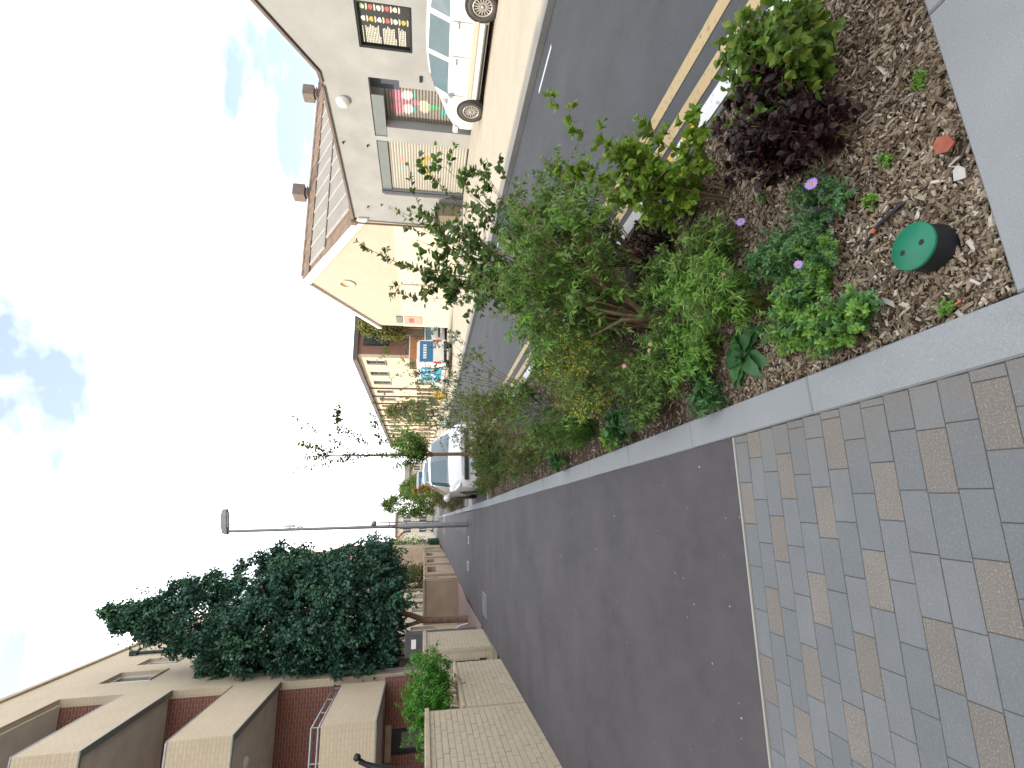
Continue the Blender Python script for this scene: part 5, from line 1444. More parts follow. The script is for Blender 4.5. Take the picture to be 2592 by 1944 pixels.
def daisy(parent, c, r, nrm_=(0, 0, 1), mat='petal', np_=15, name='flower'):
    c, n = Vector(c), Vector(nrm_).normalized()
    a = n.orthogonal().normalized(); b_ = n.cross(a)
    q = MB()
    for k in range(np_):
        an = 2 * PI * (k + 0.3 * random.random()) / np_
        d = a * math.cos(an) + b_ * math.sin(an); e = n.cross(d); rr = r * (0.88 + 0.2 * random.random()); wd = r * 0.16
        up = n * (0.06 * r * random.random())
        q.face([c + d * r * 0.22 - e * wd * 0.5, c + d * rr * 0.75 - e * wd + up, c + d * rr + up, c + d * rr * 0.75 + e * wd + up, c + d * r * 0.22 + e * wd * 0.5])
    f = q.build(name, M[mat], parent)
    q = MB(); q.lathe(c - n * 0.001, n, [(r * 0.27, 0.0), (r * 0.27, r * 0.06), (r * 0.18, r * 0.14), (0.0, r * 0.17)], 12); q.build('flower_centre', M['disc'], f)
    return f

eye_dir = lambda c: (EYE - Vector(c)).normalized()

# --- close to the lens
t, cs = shrub('aster_plant', 'low blue-green aster carrying the largest violet daisy, left of the dark burgundy shrub', 'plant', (1.11, 1.42, BZ(1.11, 1.42)), 0.135, 0.15, 70, 24, 0.021, 0.0085, T_LANCE, 'l_aster', 'twig_green', r0=0.0015, r1=0.0007, base_r=0.08, ellip=(1.0, 1.15), mixmat='l_blue', mix=0.2)
daisy(t, (1.118, 1.325, 0.125), 0.023, (-0.1, -0.5, 0.85))
q = MB(); q.tube([(1.12, 1.41, BZ(1.12, 1.41)), (1.118, 1.36, 0.06), (1.118, 1.326, 0.124)], 0.0012, 5); q.build('stem', M['twig_green'], t)
t, cs = shrub('aster_plant', 'spreading green aster with one violet daisy facing sideways, beside the green valve cover', 'plant', (0.90, 1.53, BZ(0.90, 1.53)), 0.16, 0.17, 75, 24, 0.024, 0.009, T_LANCE, 'l_aster', 'twig_green', r0=0.0015, r1=0.0007, base_r=0.1, mixmat='l_fresh', mix=0.35)
daisy(t, (0.865, 1.44, 0.135), 0.017, (-0.15, -0.9, 0.35))
q = MB(); q.tube([(0.87, 1.50, 0.0), (0.866, 1.45, 0.133)], 0.0012, 5); q.build('stem', M['twig_green'], t)
t, cs = shrub('lobed_leaf_plant', 'fresh green lobed-leaf plant growing against the granite kerb, nearest the paving', 'plant', (0.635, 1.44, BZ(0.635, 1.44)), 0.15, 0.15, 46, 14, 0.030, 0.017, T_LOBE, 'l_fresh', 'twig_green', r0=0.0016, r1=0.0008, base_r=0.09, ellip=(0.75, 1.5), mixmat='l_aster', mix=0.3)
shrub('lobed_leaf_plant', 'second lobed-leaf plant joining the sideways daisy to the one on the kerb', 'plant', (0.74, 1.62, BZ(0.74, 1.62)), 0.20, 0.16, 44, 16, 0.034, 0.014, T_LANCE, 'l_fresh', 'twig_green', r0=0.0016, r1=0.0008, base_r=0.09, mixmat='l_aster', mix=0.3)
t, cs = shrub('burgundy_shrub', 'large dark burgundy-leaved shrub at the road side of the bed', 'shrub', (1.32, 1.32, BZ(1.32, 1.32)), 0.44, 0.23, 34, 30, 0.038, 0.032, T_OVAL, 'l_burg', 'twig', (0.03, 0.05), tw=(6, 0.11), r0=0.004, base_r=0.05, curve=0.2, mixmat=None)
t, cs = shrub('oval_leaf_shrub', 'green oval-leaved shrub with a few reddened leaves, nearest the road in the corner', 'shrub', (1.60, 1.28, BZ(1.60, 1.28)), 0.48, 0.23, 26, 30, 0.048, 0.031, T_OVAL, 'l_oval', 'twig', (0.00, -0.04), tw=(6, 0.16), r0=0.004, base_r=0.05, curve=0.25)
t, cs = shrub('lime_shrub', 'bright lime-green arching shrub leaning over the yellow road lines', 'shrub', (1.53, 1.95, BZ(1.53, 1.95)), 0.66, 0.30, 14, 46, 0.050, 0.036, T_OVAL, 'l_lime', 'twig', (0.13, 0.02), tw=(8, 0.20), r0=0.0045, r1=0.0015, curve=0.5, t0=0.25, out=0.7)
cs2 = twigs([(np.array([1.55, 1.95, 0.1]), np.array([1.66, 1.95, 0.55]), np.array([1.98, 1.93, 0.88])), (np.array([1.53, 1.95, 0.1]), np.array([1.60, 2.0, 0.6]), np.array([1.66, 2.06, 0.86]))], 16, 0.10, 0.25)
lv = Leaves(); dress(lv, cs2, 10, 0.048, 0.032, T_OVAL, 0.3, 0.75); lv.build('foliage', M['l_lime'], t); stems_mesh(cs2, 0.002, 0.001, 'twig', M['twig'], t)
t, cs = shrub('leafy_herb', 'dark-stemmed herb with narrow leaves in front of the lime-green shrub', 'plant', (1.25, 2.0, BZ(1.25, 2.0)), 0.36, 0.17, 26, 26, 0.058, 0.014, T_LANCE, 'l_mid', 'twig_green', r0=0.002, base_r=0.05)
daisy(t, (1.279, 1.80, 0.06), 0.021, (0.05, -0.75, 0.6))
q = MB(); q.tube([(1.275, 1.92, 0.0), (1.279, 1.802, 0.058)], 0.0012, 5); q.build('stem', M['twig_green'], t)
t, cs = shrub('leafy_herb', 'tall clump of fresh narrow leaves with a pink bud, in the middle of the bed', 'plant', (0.94, 1.88, BZ(0.94, 1.88)), 0.42, 0.21, 42, 27, 0.055, 0.012, T_LANCE, 'l_fresh', 'twig_green', r0=0.002, base_r=0.07, mixmat='l_mid', mix=0.4)
daisy(t, (0.985, 1.75, 0.22), 0.011, (0, -0.6, 0.8), 'petal_pink', 10)

# broad rosette: each leaf its own piece
dk = thing('dock_plant', 'rosette of big broad dark green leaves lying against the granite kerb', 'plant', (0.72, 2.02, BZ(0.72, 2.02)))
for k in range(22):
    a = 2.4 * k + 0.6 * rng.random(); Lf = 0.11 + 0.09 * rng.random(); Wf = Lf * (0.36 + 0.08 * rng.random()); el = 0.15 + 1.0 * rng.random() * (0.3 + (k % 3) / 2)
    d = Vector((math.cos(a) * math.cos(el), math.sin(a) * math.cos(el), math.sin(el))); s_ = Vector((0, 0, 1)).cross(d).normalized(); n_ = d.cross(s_)
    b0 = Vector((0.72, 2.02, BZ(0.72, 2.02) + 0.02)) + Vector((math.cos(a), math.sin(a), 0)) * 0.015
    vs, fs = [], []
    NS = 8
    for i in range(NS + 1):
        u = i / NS
        wdt = Wf * 0.5 * (math.sin(PI * min(1, u * 1.02) ** 0.75) ** 0.8) if 0 < i < NS else 0.003
        bend = -0.55 * Lf * u * u
        c = b0 + d * (Lf * u) + Vector((0, 0, bend * (0.3 + el)))
        wav = 0.006 * math.sin(u * 14 + k)
        vs += [c - s_ * wdt + n_ * (0.18 * wdt + wav), c, c + s_ * wdt + n_ * (0.18 * wdt - wav)]
    for i in range(NS):
        for j in (0, 1): fs.append((i * 3 + j, i * 3 + j + 1, i * 3 + 4 + j, i * 3 + 3 + j))
    o = fast_mesh('leaf', [tuple(v) for v in vs], np.array(fs), M['l_dock'], dk, np.full(len(fs), 0.25 + 0.6 * rng.random()))
t, cs = shrub('feathery_plant', 'small yellow-green feathery tuft beside the broad-leaved rosette', 'plant', (0.87, 1.80, BZ(0.87, 1.80)), 0.21, 0.07, 26, 34, 0.022, 0.0022, T_SMALL, 'l_straw', 'twig_green', r0=0.0012, r1=0.0006, base_r=0.03, out=0.9)

# big multi-stemmed shrub
t, cs = shrub('tall_shrub', 'big bushy green shrub on forked brown stems in the middle of the bed', 'shrub', (1.21, 2.80, BZ(1.21, 2.80)), 1.22, 0.62, 46, 56, 0.060, 0.022, T_LANCE, 'l_mid', 'twig', (0.42, 0.10), tw=(9, 0.30), r0=0.009, r1=0.0014, curve=0.6, t0=0.36, base_r=0.05, shown_stems=40, mixmat='l_fresh', mix=0.3)
q = MB()
b0 = Vector((1.20, 2.76, BZ(1.2, 2.76) - 0.01))
q.tube([b0, b0 + Vector((0.01, 0.0, 0.10)), b0 + Vector((0.03, 0.01, 0.16))], [0.034, 0.028, 0.024], 8)
for (e, m_) in (((0.30, -0.05, 0.62), (0.12, -0.06, 0.30)), ((0.10, 0.02, 0.66), (0.03, -0.02, 0.36)), ((0.42, 0.08, 0.55), (0.2, 0.02, 0.30)), ((-0.12, 0.02, 0.50), (-0.02, -0.03, 0.28)), ((0.2, 0.14, 0.7), (0.1, 0.08, 0.35))):
    q.tube([b0 + Vector((0.01, 0, 0.08)), b0 + Vector(m_) * 0.6 + Vector((0, 0, 0.04)), b0 + Vector(m_) * 1.1, b0 + Vector(e)], [0.018, 0.015, 0.012, 0.006], 7)
q.build('trunk', M['twig'], t)
t, cs = shrub('tall_shrub', 'tallest loose shrub with dark rounded leaves, rising against the white gable wall', 'shrub', (1.80, 3.75, BZ(1.80, 3.75)), 2.15, 0.66, 24, 50, 0.064, 0.050, T_OVAL, 'l_dark', 'twig', (0.50, 0.05), tw=(8, 0.36), r0=0.008, r1=0.0014, curve=0.4, t0=0.28, base_r=0.06, mixmat='l_mid', mix=0.3)
cs2 = [(np.array([2.0, 3.8, 0.8]), np.array([2.5, 3.8, 1.1]), np.array([2.95, 3.8, 1.45])), (np.array([2.0, 3.8, 1.0]), np.array([2.35, 3.7, 1.6]), np.array([2.85, 3.6, 1.62])), (np.array([1.9, 3.8, 1.0]), np.array([2.0, 3.8, 1.7]), np.array([2.25, 3.8, 2.05]))]
lv = Leaves(); dress(lv, cs2, 44, 0.06, 0.045, T_OVAL, 0.1, 0.8); lv.build('foliage', M['l_dark'], t); stems_mesh(cs2, 0.005, 0.0015, 'stem', M['twig'], t)
# loose green shrub filling between those two, over the road side
shrub('tall_shrub', 'dense mid-green shrub spilling over the painted kerb behind the lime-green one', 'shrub', (1.72, 2.95, BZ(1.72, 2.95)), 1.0, 0.55, 34, 50, 0.055, 0.024, T_LANCE, 'l_mid', 'twig', (0.28, 0.05), tw=(9, 0.28), r0=0.006, curve=0.45, t0=0.25, base_r=0.05, mixmat='l_blue', mix=0.25)
shrub('burgundy_shrub', 'smaller low burgundy-leaved shrub against the painted kerb', 'shrub', (1.62, 2.52, BZ(1.62, 2.52)), 0.30, 0.24, 26, 22, 0.034, 0.028, T_OVAL, 'l_burg', 'twig', r0=0.003, base_r=0.05)

# yellow-flowered mustard
t, cs = shrub('mustard_plant', 'airy tall plant covered in tiny yellow blossoms', 'plant', (0.98, 3.0, BZ(0.98, 3.0)), 0.95, 0.42, 30, 30, 0.040, 0.013, T_LANCE, 'l_mid', 'twig_green', tw=(7, 0.22, 0.5), r0=0.003, r1=0.0009, t0=0.12, base_r=0.06, jit=0.4, mixmat='l_straw', mix=0.25)
lv = Leaves()
for c in cs:
    n = 20; tt = 0.62 + 0.38 * rng.random(n); p, d = on_curve(c, tt); p = p + rng.normal(size=p.shape) * 0.022
    for _ in range(2):
        lv.add(p, rdir(n) + np.array([0, 0, 0.4]), rdir(n), 0.011, 0.010, T_SMALL)
lv.build('blossom', M['l_yellow'], t)

# finer clumps behind
shrub('grey_green_shrub', 'silvery fine-leaved mound beside the granite kerb', 'shrub', (0.68, 2.95, BZ(0.68, 2.95)), 0.34, 0.19, 46, 40, 0.030, 0.0035, T_SMALL, 'l_blue', 'twig_green', r0=0.0016, base_r=0.06, mixmat='l_dock', mix=0.2)
shrub('weedy_clump', 'tangled green weeds with dry seed heads behind the broad-leaved rosette', 'plant', (0.88, 2.45, BZ(0.88, 2.45)), 0.36, 0.24, 48, 22, 0.045, 0.012, T_LANCE, 'l_fresh', 'twig_green', r0=0.002, base_r=0.09, mixmat='l_dark', mix=0.35)
sd_t = [o for o in COL.objects if o.get('label', '').startswith('tangled green weeds')][0]
for c in ((0.90, 2.40, 0.26), (0.93, 2.44, 0.23), (0.885, 2.46, 0.24), (0.86, 2.33, 0.16)):
    q = MB(); q.lathe(c, (0.2, -0.3, 1), [(0.0, -0.012), (0.010, -0.006), (0.013, 0.004), (0.006, 0.012), (0.0, 0.013)], 8); q.build('seed_head', M['seed'], sd_t)
daisy(sd_t, (0.845, 2.62, 0.33), 0.016, (0, -0.7, 0.7), 'petal_pink', 9)
shrub('fine_leaf_clump', 'fine feathery green clump midway along the kerb', 'plant', (0.74, 4.1, BZ(0.74, 4.1)), 0.46, 0.20, 48, 44, 0.040, 0.0045, T_SMALL, 'l_dock', 'twig_green', r0=0.0016, base_r=0.05, mixmat='l_fresh', mix=0.4)
t, cs = shrub('lilac_spikes', 'hazy clump of pale lilac flower spikes in the middle distance of the bed', 'plant', (1.08, 5.3, BZ(1.08, 5.3)), 0.55, 0.27, 60, 14, 0.030, 0.006, T_SMALL, 'l_blue', 'twig_green', r0=0.0016, base_r=0.08)
lv = Leaves()
for c in cs:
    n = 20; tt = 0.6 + 0.4 * rng.random(n); p, d = on_curve(c, tt); lv.add(p + rng.normal(size=p.shape) * 0.006, rdir(n) + d * 0.5, rdir(n), 0.014, 0.008, T_SMALL)
lv.build('blossom', M['l_lilac'], t)
t, cs = shrub('cane_shrub', 'shrub with long tan canes fanning up beside the road edge', 'shrub', (1.35, 6.45, BZ(1.35, 6.45)), 1.45, 0.55, 20, 34, 0.050, 0.022, T_LANCE, 'l_mid', 'twig', (0.0, 0.0), tw=(9, 0.35), r0=0.008, r1=0.002, curve=0.1, t0=0.45, base_r=0.05, mixmat='l_straw', mix=0.2, shown_stems=22)
fill = [
    ('broad-leaved dark weed by the kerb just past the silvery mound', (0.64, 3.40), 0.20, 0.13, 'l_dock', 0.075, 0.034, T_OVAL, 18, 8),
    ('pale green weed against the kerb before the feathery clump', (0.62, 3.72), 0.16, 0.11, 'l_fresh', 0.045, 0.022, T_OVAL, 20, 9),
    ('olive fine-stemmed mound right of the feathery clump', (1.08, 4.2), 0.42, 0.26, 'l_grey', 0.026, 0.007, T_SMALL, 50, 36),
    ('green bushy herb behind the yellow blossoms', (1.35, 3.85), 0.55, 0.28, 'l_mid', 0.045, 0.016, T_LANCE, 44, 34),
    ('grassy yellow-green tuft near the painted kerb', (1.70, 5.1), 0.42, 0.24, 'l_fresh', 0.06, 0.008, T_LANCE, 46, 26),
    ('brown-green mound left of the tan canes', (0.80, 6.0), 0.60, 0.30, 'l_grey', 0.034, 0.007, T_SMALL, 60, 46),
    ('dark round shrub in front of the parked white hatchback', (0.92, 7.6), 0.82, 0.42, 'l_dark', 0.036, 0.013, T_SMALL, 60, 60),
    ('grey-green shrub below the hatchback number plate', (1.35, 8.7), 0.86, 0.46, 'l_grey', 0.038, 0.014, T_SMALL, 60, 60),
    ('olive shrub at the kerb end of the bed', (0.85, 9.4), 0.62, 0.32, 'l_grey', 0.038, 0.014, T_SMALL, 50, 56),
    ('dark leafy clump at the foot of the sapling', (1.30, 10.3), 0.60, 0.42, 'l_dark', 0.045, 0.018, T_SMALL, 56, 50),
    ('small green clump in the end corner of the bed', (0.80, 11.2), 0.42, 0.24, 'l_dark', 0.045, 0.018, T_SMALL, 40, 36),
    ('leafy shrub at the road edge behind the tan canes', (1.72, 7.4), 0.80, 0.34, 'l_mid', 0.045, 0.018, T_LANCE, 46, 40),
    ('low green weeds against the kerb beside the brown-green mound', (0.62, 5.1), 0.24, 0.12, 'l_dock', 0.05, 0.02, T_OVAL, 26, 12),
    ('slender herb between the lilac spikes and the painted kerb', (1.55, 4.5), 0.60, 0.24, 'l_dark', 0.05, 0.016, T_LANCE, 40, 32),
    ('straggly green plant under the big forked shrub', (1.45, 3.2), 0.40, 0.24, 'l_mid', 0.045, 0.016, T_LANCE, 40, 28),
]
for lab, (x, y), h, sp, mt, L, W, tp, st, pr in fill:
    shrub('bed_plant', lab, 'plant', (x, y, BZ(x, y)), h, sp, st // 2, pr, L * 1.15, W * 1.25, tp, mt, 'twig_green', r0=0.0025, base_r=sp * 0.35, tw=(6, h * 0.4), group='self-seeded plants along the bed')
more = [
    ('green narrow-leaved clump between the feathery tuft and the tall clump with the pink bud', (1.10, 2.12), 0.34, 0.18, 'l_fresh', 0.050, 0.013, T_LANCE, 40, 26),
    ('bright leafy clump right behind the broad-leaved rosette', (0.80, 2.24), 0.30, 0.16, 'l_fresh', 0.045, 0.013, T_LANCE, 40, 24),
    ('low spreading green plant just left of the sideways violet daisy', (1.02, 1.68), 0.17, 0.14, 'l_aster', 0.030, 0.011, T_LANCE, 44, 22),
    ('dark green weed against the kerb behind the rosette', (0.62, 2.30), 0.20, 0.12, 'l_dock', 0.050, 0.018, T_OVAL, 26, 12),
    ('tangle of grassy green stems under the yellow blossoms', (0.75, 2.72), 0.40, 0.20, 'l_mid', 0.050, 0.010, T_LANCE, 44, 26),
    ('soft green mound in front of the forked stems of the big shrub', (1.28, 2.42), 0.34, 0.20, 'l_mid', 0.045, 0.014, T_LANCE, 40, 26),
    ('blue-green leafy mound against the painted kerb by the low burgundy shrub', (1.72, 2.25), 0.28, 0.18, 'l_blue', 0.045, 0.017, T_LANCE, 36, 22),
    ('green bushy plant at the middle of the bed beyond the yellow blossoms', (1.00, 3.55), 0.55, 0.27, 'l_mid', 0.045, 0.016, T_LANCE, 44, 30),
    ('tall green herb beside the lilac spikes', (0.80, 4.7), 0.60, 0.24, 'l_mid', 0.05, 0.014, T_LANCE, 44, 30),
    ('rounded mid-green shrub between lilac spikes and tan canes', (1.35, 5.7), 0.70, 0.32, 'l_mid', 0.045, 0.018, T_LANCE, 44, 34),
    ('leafy green plant left of the dark round shrub', (0.72, 6.9), 0.55, 0.24, 'l_dark', 0.045, 0.018, T_LANCE, 40, 30),
]
for lab, (x, y), h, sp, mt, L, W, tp, st, pr in more:
    shrub('bed_plant', lab, 'plant', (x, y, BZ(x, y)), h, sp, st // 2, pr, L, W * 1.15, tp, mt, 'twig_green', r0=0.0022, base_r=sp * 0.4, tw=(5, h * 0.4), group='self-seeded plants along the bed')
# seedlings pushing through the chips
for lab, x, y in (('tiny seedling by the bed corner nearest the paving', 0.56, 1.11), ('tiny green weeds beside the near granite slab', 1.28, 1.02), ('small weeds in front of the burgundy shrub', 1.10, 1.16), ('small weed behind the black pipe', 1.0, 1.24), ('two-leaved seedling left of the burgundy shrub', 1.36, 1.72)):
    shrub('seedling', lab, 'plant', (x, y, BZ(x, y) + 0.004), 0.035, 0.03, 9, 5, 0.018, 0.009, T_OVAL, 'l_fresh', 'twig_green', r0=0.0008, r1=0.0005, base_r=0.02, group='seedlings in the wood chips')

# thin pale saplings of the far bed that stand before the van
for lab, (x, y), h, ln, sp, nn in (('thin pale-leaved sapling leaning out over the road', (1.80, 6.9), 2.1, (0.55, 0.1), 0.40, 10), ('wispy sapling with drooping tips before the graffiti van', (1.86, 8.6), 2.75, (0.30, 0.0), 0.55, 14), ('slim grey-leaved sapling nearest the white hatchback', (1.75, 9.5), 2.6, (0.25, 0.0), 0.55, 14)):
    shrub('sapling', lab, 'tree', (x, y, BZ(x, y)), h, sp, nn, 40, 0.060, 0.030, T_OVAL, 'l_blue', 'pole_wood', ln, r0=0.006, r1=0.0015, curve=0.5, t0=0.35, base_r=0.05, droop=0.3, mixmat='l_mid', mix=0.4, dens=(0.7, 2.0), tw=(9, 0.45, 0.1))

# straight young tree in front of the hatchback
sp_ = thing('young_tree', 'slender young tree with a straight brown stem before the white hatchback', 'tree', (1.34, 10.15, BZ(1.34, 10.15)))
q = MB(); q.tube([(1.345, 10.15, BZ(1.34, 10.15)), (1.335, 10.15, 1.4), (1.325, 10.15, 2.3), (1.33, 10.15, 3.3), (1.36, 10.15, 3.55)], [0.040, 0.034, 0.022, 0.010, 0.003], 9)
q.build('trunk', M['pole_wood'], sp_)
br_ = [((1.33, 2.35), (1.75, 2.75), (1.85, 3.2)), ((1.33, 2.7), (1.7, 3.3), (2.02, 3.92)), ((1.33, 2.9), (1.45, 3.5), (1.62, 3.92)), ((1.8, 3.1), (2.1, 3.2), (2.32, 3.16)), ((1.33, 2.2), (1.8, 2.4), (2.15, 2.5)), ((1.33, 2.4), (1.2, 3.2), (1.10, 3.95)), ((1.33, 3.1), (1.30, 3.4), (1.28, 3.7))]
cs = [(np.array([a[0], 10.15, a[1]]), np.array([b_[0], 10.15 + rng.normal() * 0.1, b_[1]]), np.array([c[0], 10.15 + rng.normal() * 0.25, c[1]])) for a, b_, c in br_]
stems_mesh(cs, 0.009, 0.002, 'branch', M['pole_wood'], sp_)
lv = Leaves(); dress(lv, cs, 115, 0.085, 0.062, T_OVAL, 0.25, 0.8, 0.3, pos_jit=0.035)
cs3 = [(np.array([1.33, 10.15, 2.0 + 0.9 * i / 14]), np.array([1.33 + rng.normal() * 0.05, 10.15, 2.1 + 0.9 * i / 14]), np.array([1.33 + rng.normal() * 0.1, 10.15 + rng.normal() * 0.1, 2.2 + 0.9 * i / 14])) for i in range(15)]
dress(lv, cs3, 12, 0.075, 0.055, T_OVAL, 0.0, 0.9, 0.2)
lv.build('foliage', M['l_dark'], sp_)
cs = sprays((1.32, 10.15, 1.30), 44, 1.0, 0.72, (0.22, 0), 0.3, 0.3, 0.05)
lv = Leaves(); dress(lv, cs, 64, 0.070, 0.042, T_OVAL, 0.2, 0.8, 0.3, pos_jit=0.03); lv.build('crown', M['l_mid'], sp_)
stems_mesh(cs[:14], 0.005, 0.0015, 'branch', M['pole_wood'], sp_)

# --- leafy bush in the wall planter
bs = thing('planter_bush', 'bright green rounded bush growing out of the gap in the brick wall', 'bush', (-2.85, 9.05, 0.72))
cs = sprays((-2.80, 9.05, 0.76), 230, 1.05, 0.80, (0.12, 0), 0.5, 0.3, 0.40)
lv = Leaves(); tws = twigs(cs[:110], 9, 0.24, 0.3); dress(lv, tws, 16, 0.060, 0.026, T_LANCE, 0.1, 0.85, 0.1, tone_top=0.45, pos_jit=0.015); lv.build('foliage', M['l_bush'], bs)
stems_mesh(cs[:40], 0.006, 0.0015, 'stem', M['twig'], bs)['kind'] = 'stuff'

# --- street tree on the drive
st = thing('street_tree', 'tall dense dark green street tree with a bare lower trunk, beside the footpath', 'tree', (-3.0, 17.82, 0.0))
q = MB()
q.tube([(-3.0, 17.82, 0.0), (-3.0, 17.82, 0.35), (-2.99, 17.82, 1.0), (-2.95, 17.82, 1.5)], [0.115, 0.100, 0.095, 0.105], 12)
q.tube([(-2.95, 17.82, 1.42), (-2.78, 17.82, 1.85), (-2.62, 17.8, 2.6), (-2.5, 17.82, 4.0), (-2.45, 17.8, 6.5), (-2.4, 17.8, 9.4)], [0.09, 0.085, 0.08, 0.07, 0.045, 0.012], 10)
q.tube([(-2.97, 17.82, 1.42), (-3.06, 17.84, 1.75), (-3.25, 17.9, 2.4), (-3.4, 17.9, 3.8), (-3.3, 17.9, 5.5)], [0.075, 0.06, 0.05, 0.04, 0.015], 9)
q.tube([(-2.7, 17.8, 2.1), (-2.2, 17.6, 2.9), (-1.7, 17.5, 3.8)], [0.05, 0.035, 0.012], 8)
q.tube([(-3.2, 17.88, 2.2), (-3.7, 17.8, 2.9), (-4.1, 17.9, 3.7)], [0.04, 0.03, 0.01], 8)
q.build('trunk', M['bark'], st)
prof_c = [(2.1, 1.25, -2.6), (2.5, 1.75, -2.62), (3.2, 2.0, -2.65), (4.2, 2.0, -2.66), (5.4, 1.72, -2.62), (6.5, 1.5, -2.60), (7.5, 1.25, -2.57), (8.4, 0.92, -2.52), (9.2, 0.55, -2.50), (9.9, 0.20, -2.40), (10.6, 0.05, -2.34)]
pz = [a[0] for a in prof_c]
lv = Leaves()
ncl = 0
while ncl < 640:
    z = 2.25 + 8.3 * rng.random() ** 1.15
    R_ = np.interp(z, pz, [a[1] for a in prof_c]); cx = np.interp(z, pz, [a[2] for a in prof_c])
    a = rng.random() * 2 * PI; rr = R_ * (0.25 + 0.80 * rng.random() ** 0.55)
    if z > 5.5 and rng.random() < 0.18 + 0.14 * (z - 5.5): continue
    c = np.array([cx + rr * math.cos(a) * (1 + 0.12 * math.sin(z * 2.3 + a)), 17.8 + rr * math.sin(a), z + 0.1 * rng.normal()])
    outw = nrm(np.array([math.cos(a), math.sin(a), 0.15]))
    base_t = 0.55 * rng.random()
    for s_ in range(6):                      # each bough end: a handful of drooping leafy sprays
        L_ = (0.28 + 0.30 * rng.random()) * (1.0 if z < 7 else 0.75)
        d0 = nrm(outw * 0.7 + rdir(1)[0] * 0.8 + np.array([0, 0, 0.1]))
        n = 26
        u = rng.random(n)
        p = c + d0 * (u[:, None] * L_) + np.array([0, 0, -0.35]) * (u[:, None] ** 2) * L_ + rng.normal(size=(n, 3)) * 0.045
        D = nrm(d0 * 0.4 + rdir(n) * 0.8 + np.array([0, 0, -0.4])); U = nrm(np.array([0, 0, 0.9]) + rdir(n) * 0.55 + outw * 0.4)
        lv.add(p, D, U, 0.095 + 0.045 * rng.random(n), 0.07 + 0.03 * rng.random(n), T_SMALL, np.clip(base_t + 0.45 * rng.random(n), 0, 1))
    ncl += 1
n = 9000                                     # loose inner leaves between the boughs
z = 2.2 + 7.2 * rng.random(n) ** 1.2; R_ = np.interp(z, pz, [a[1] for a in prof_c]) * 0.95; cx = np.interp(z, pz, [a[2] for a in prof_c]); a = rng.random(n) * 2 * PI; rr = R_ * rng.random(n) ** 0.5
lv.add(np.stack([cx + rr * np.cos(a), 17.8 + rr * np.sin(a), z], -1), rdir(n) + np.array([0, 0, -0.4]), rdir(n) * 0.6 + np.array([0, 0, 0.8]), 0.085 + 0.04 * rng.random(n), 0.062 + 0.025 * rng.random(n), T_SMALL, 0.8 * rng.random(n))
for k in range(9):                           # a few whips standing above the crown
    zt = 9.2 + 1.5 * rng.random(); x0 = -2.45 + 0.35 * rng.normal(); n = 40; u = rng.random(n)
    p = np.stack([x0 + 0.10 * rng.normal(size=n) + 0.15 * u, 17.8 + 0.3 * rng.normal() + 0.1 * rng.normal(size=n), zt - 1.2 + 1.2 * u], -1)
    lv.add(p, rdir(n), rdir(n), 0.10, 0.07, T_SMALL, 0.3 + 0.5 * rng.random(n))
lv.build('crown', M['l_tree'], st)
q = MB()
for k in range(46):
    z = 2.2 + 7.0 * k / 46; R_ = np.interp(z, pz, [a[1] for a in prof_c]) * 0.85; cx = np.interp(z, pz, [a[2] for a in prof_c]); a = k * 2.4
    q.tube([(cx, 17.8, z - 0.3), (cx + R_ * 0.5 * math.cos(a), 17.8 + R_ * 0.5 * math.sin(a), z), (cx + R_ * math.cos(a), 17.8 + R_ * math.sin(a), z + 0.25)], [0.03, 0.02, 0.006], 5, False)
q.build('branches', M['bark'], st)

def leafy_tree(name, label, base, h, r, zc0, mat, trunk_r=0.08, ncl=120, leaf=0.16, group=None, cat='tree', per=46, flat=1.0):
    t = thing(name, label, cat, base, group)
    b = Vector(base)
    q = MB(); q.tube([b, b + Vector((0.03, 0, zc0)), b + Vector((0.0, 0, h * 0.85))], [trunk_r, trunk_r * 0.8, trunk_r * 0.2], 8)
    for k in range(8):
        a = k * 2.4; z = zc0 + (h - zc0) * (0.1 + 0.08 * k)
        q.tube([b + Vector((0, 0, z)), b + Vector((r * 0.6 * math.cos(a), r * 0.6 * math.sin(a), z + 0.25 * r))], [trunk_r * 0.4, trunk_r * 0.1], 5, False)
    q.build('trunk', M['bark'], t)
    lv = Leaves()
    for _ in range(ncl):
        u = rng.random(); z = zc0 + (h - zc0) * u
        R_ = r * (math.sin(PI * min(1, 0.12 + 0.88 * u) ** 0.8) ** 0.6) * (0.35 + 0.65 * rng.random() ** 0.5); a = rng.random() * 2 * PI
        c = np.array([b.x + R_ * math.cos(a), b.y + R_ * math.sin(a), b.z + z]); sz = r * (0.10 + 0.10 * rng.random())
        p = c + rng.normal(size=(per, 3)) * sz
        lv.add(p, rdir(per) + np.array([0, 0, -0.2]), rdir(per) * 0.7 + np.array([0, 0, 0.8]), leaf * (0.7 + 0.6 * rng.random(per)), leaf * 0.6, T_SMALL)
    lv.build('crown', M[mat], t)
    return t
leafy_tree('young_tree', 'bushy young green tree just right of the lamp post, in the second bed', (0.98, 26, -0.02), 3.45, 0.62, 0.95, 'l_mid', 0.05, 110, 0.10)
leafy_tree('bed_shrub', 'rounded green shrub at the kerb of the second bed', (1.0, 20.4, -0.02), 1.05, 0.50, 0.08, 'l_grey', 0.03, 90, 0.06, cat='shrub')
leafy_tree('bed_shrub', 'golden-leaved shrub between the young tree and the parked cars', (1.75, 28.5, -0.02), 2.0, 0.38, 0.6, 'l_gold', 0.03, 60, 0.07, cat='shrub')
leafy_tree('garden_tree', 'broad green tree behind the cream boundary wall, left of the lamp post', (-3.5, 54, 0), 6.0, 2.1, 1.2, 'l_mid', 0.14, 170, 0.22)
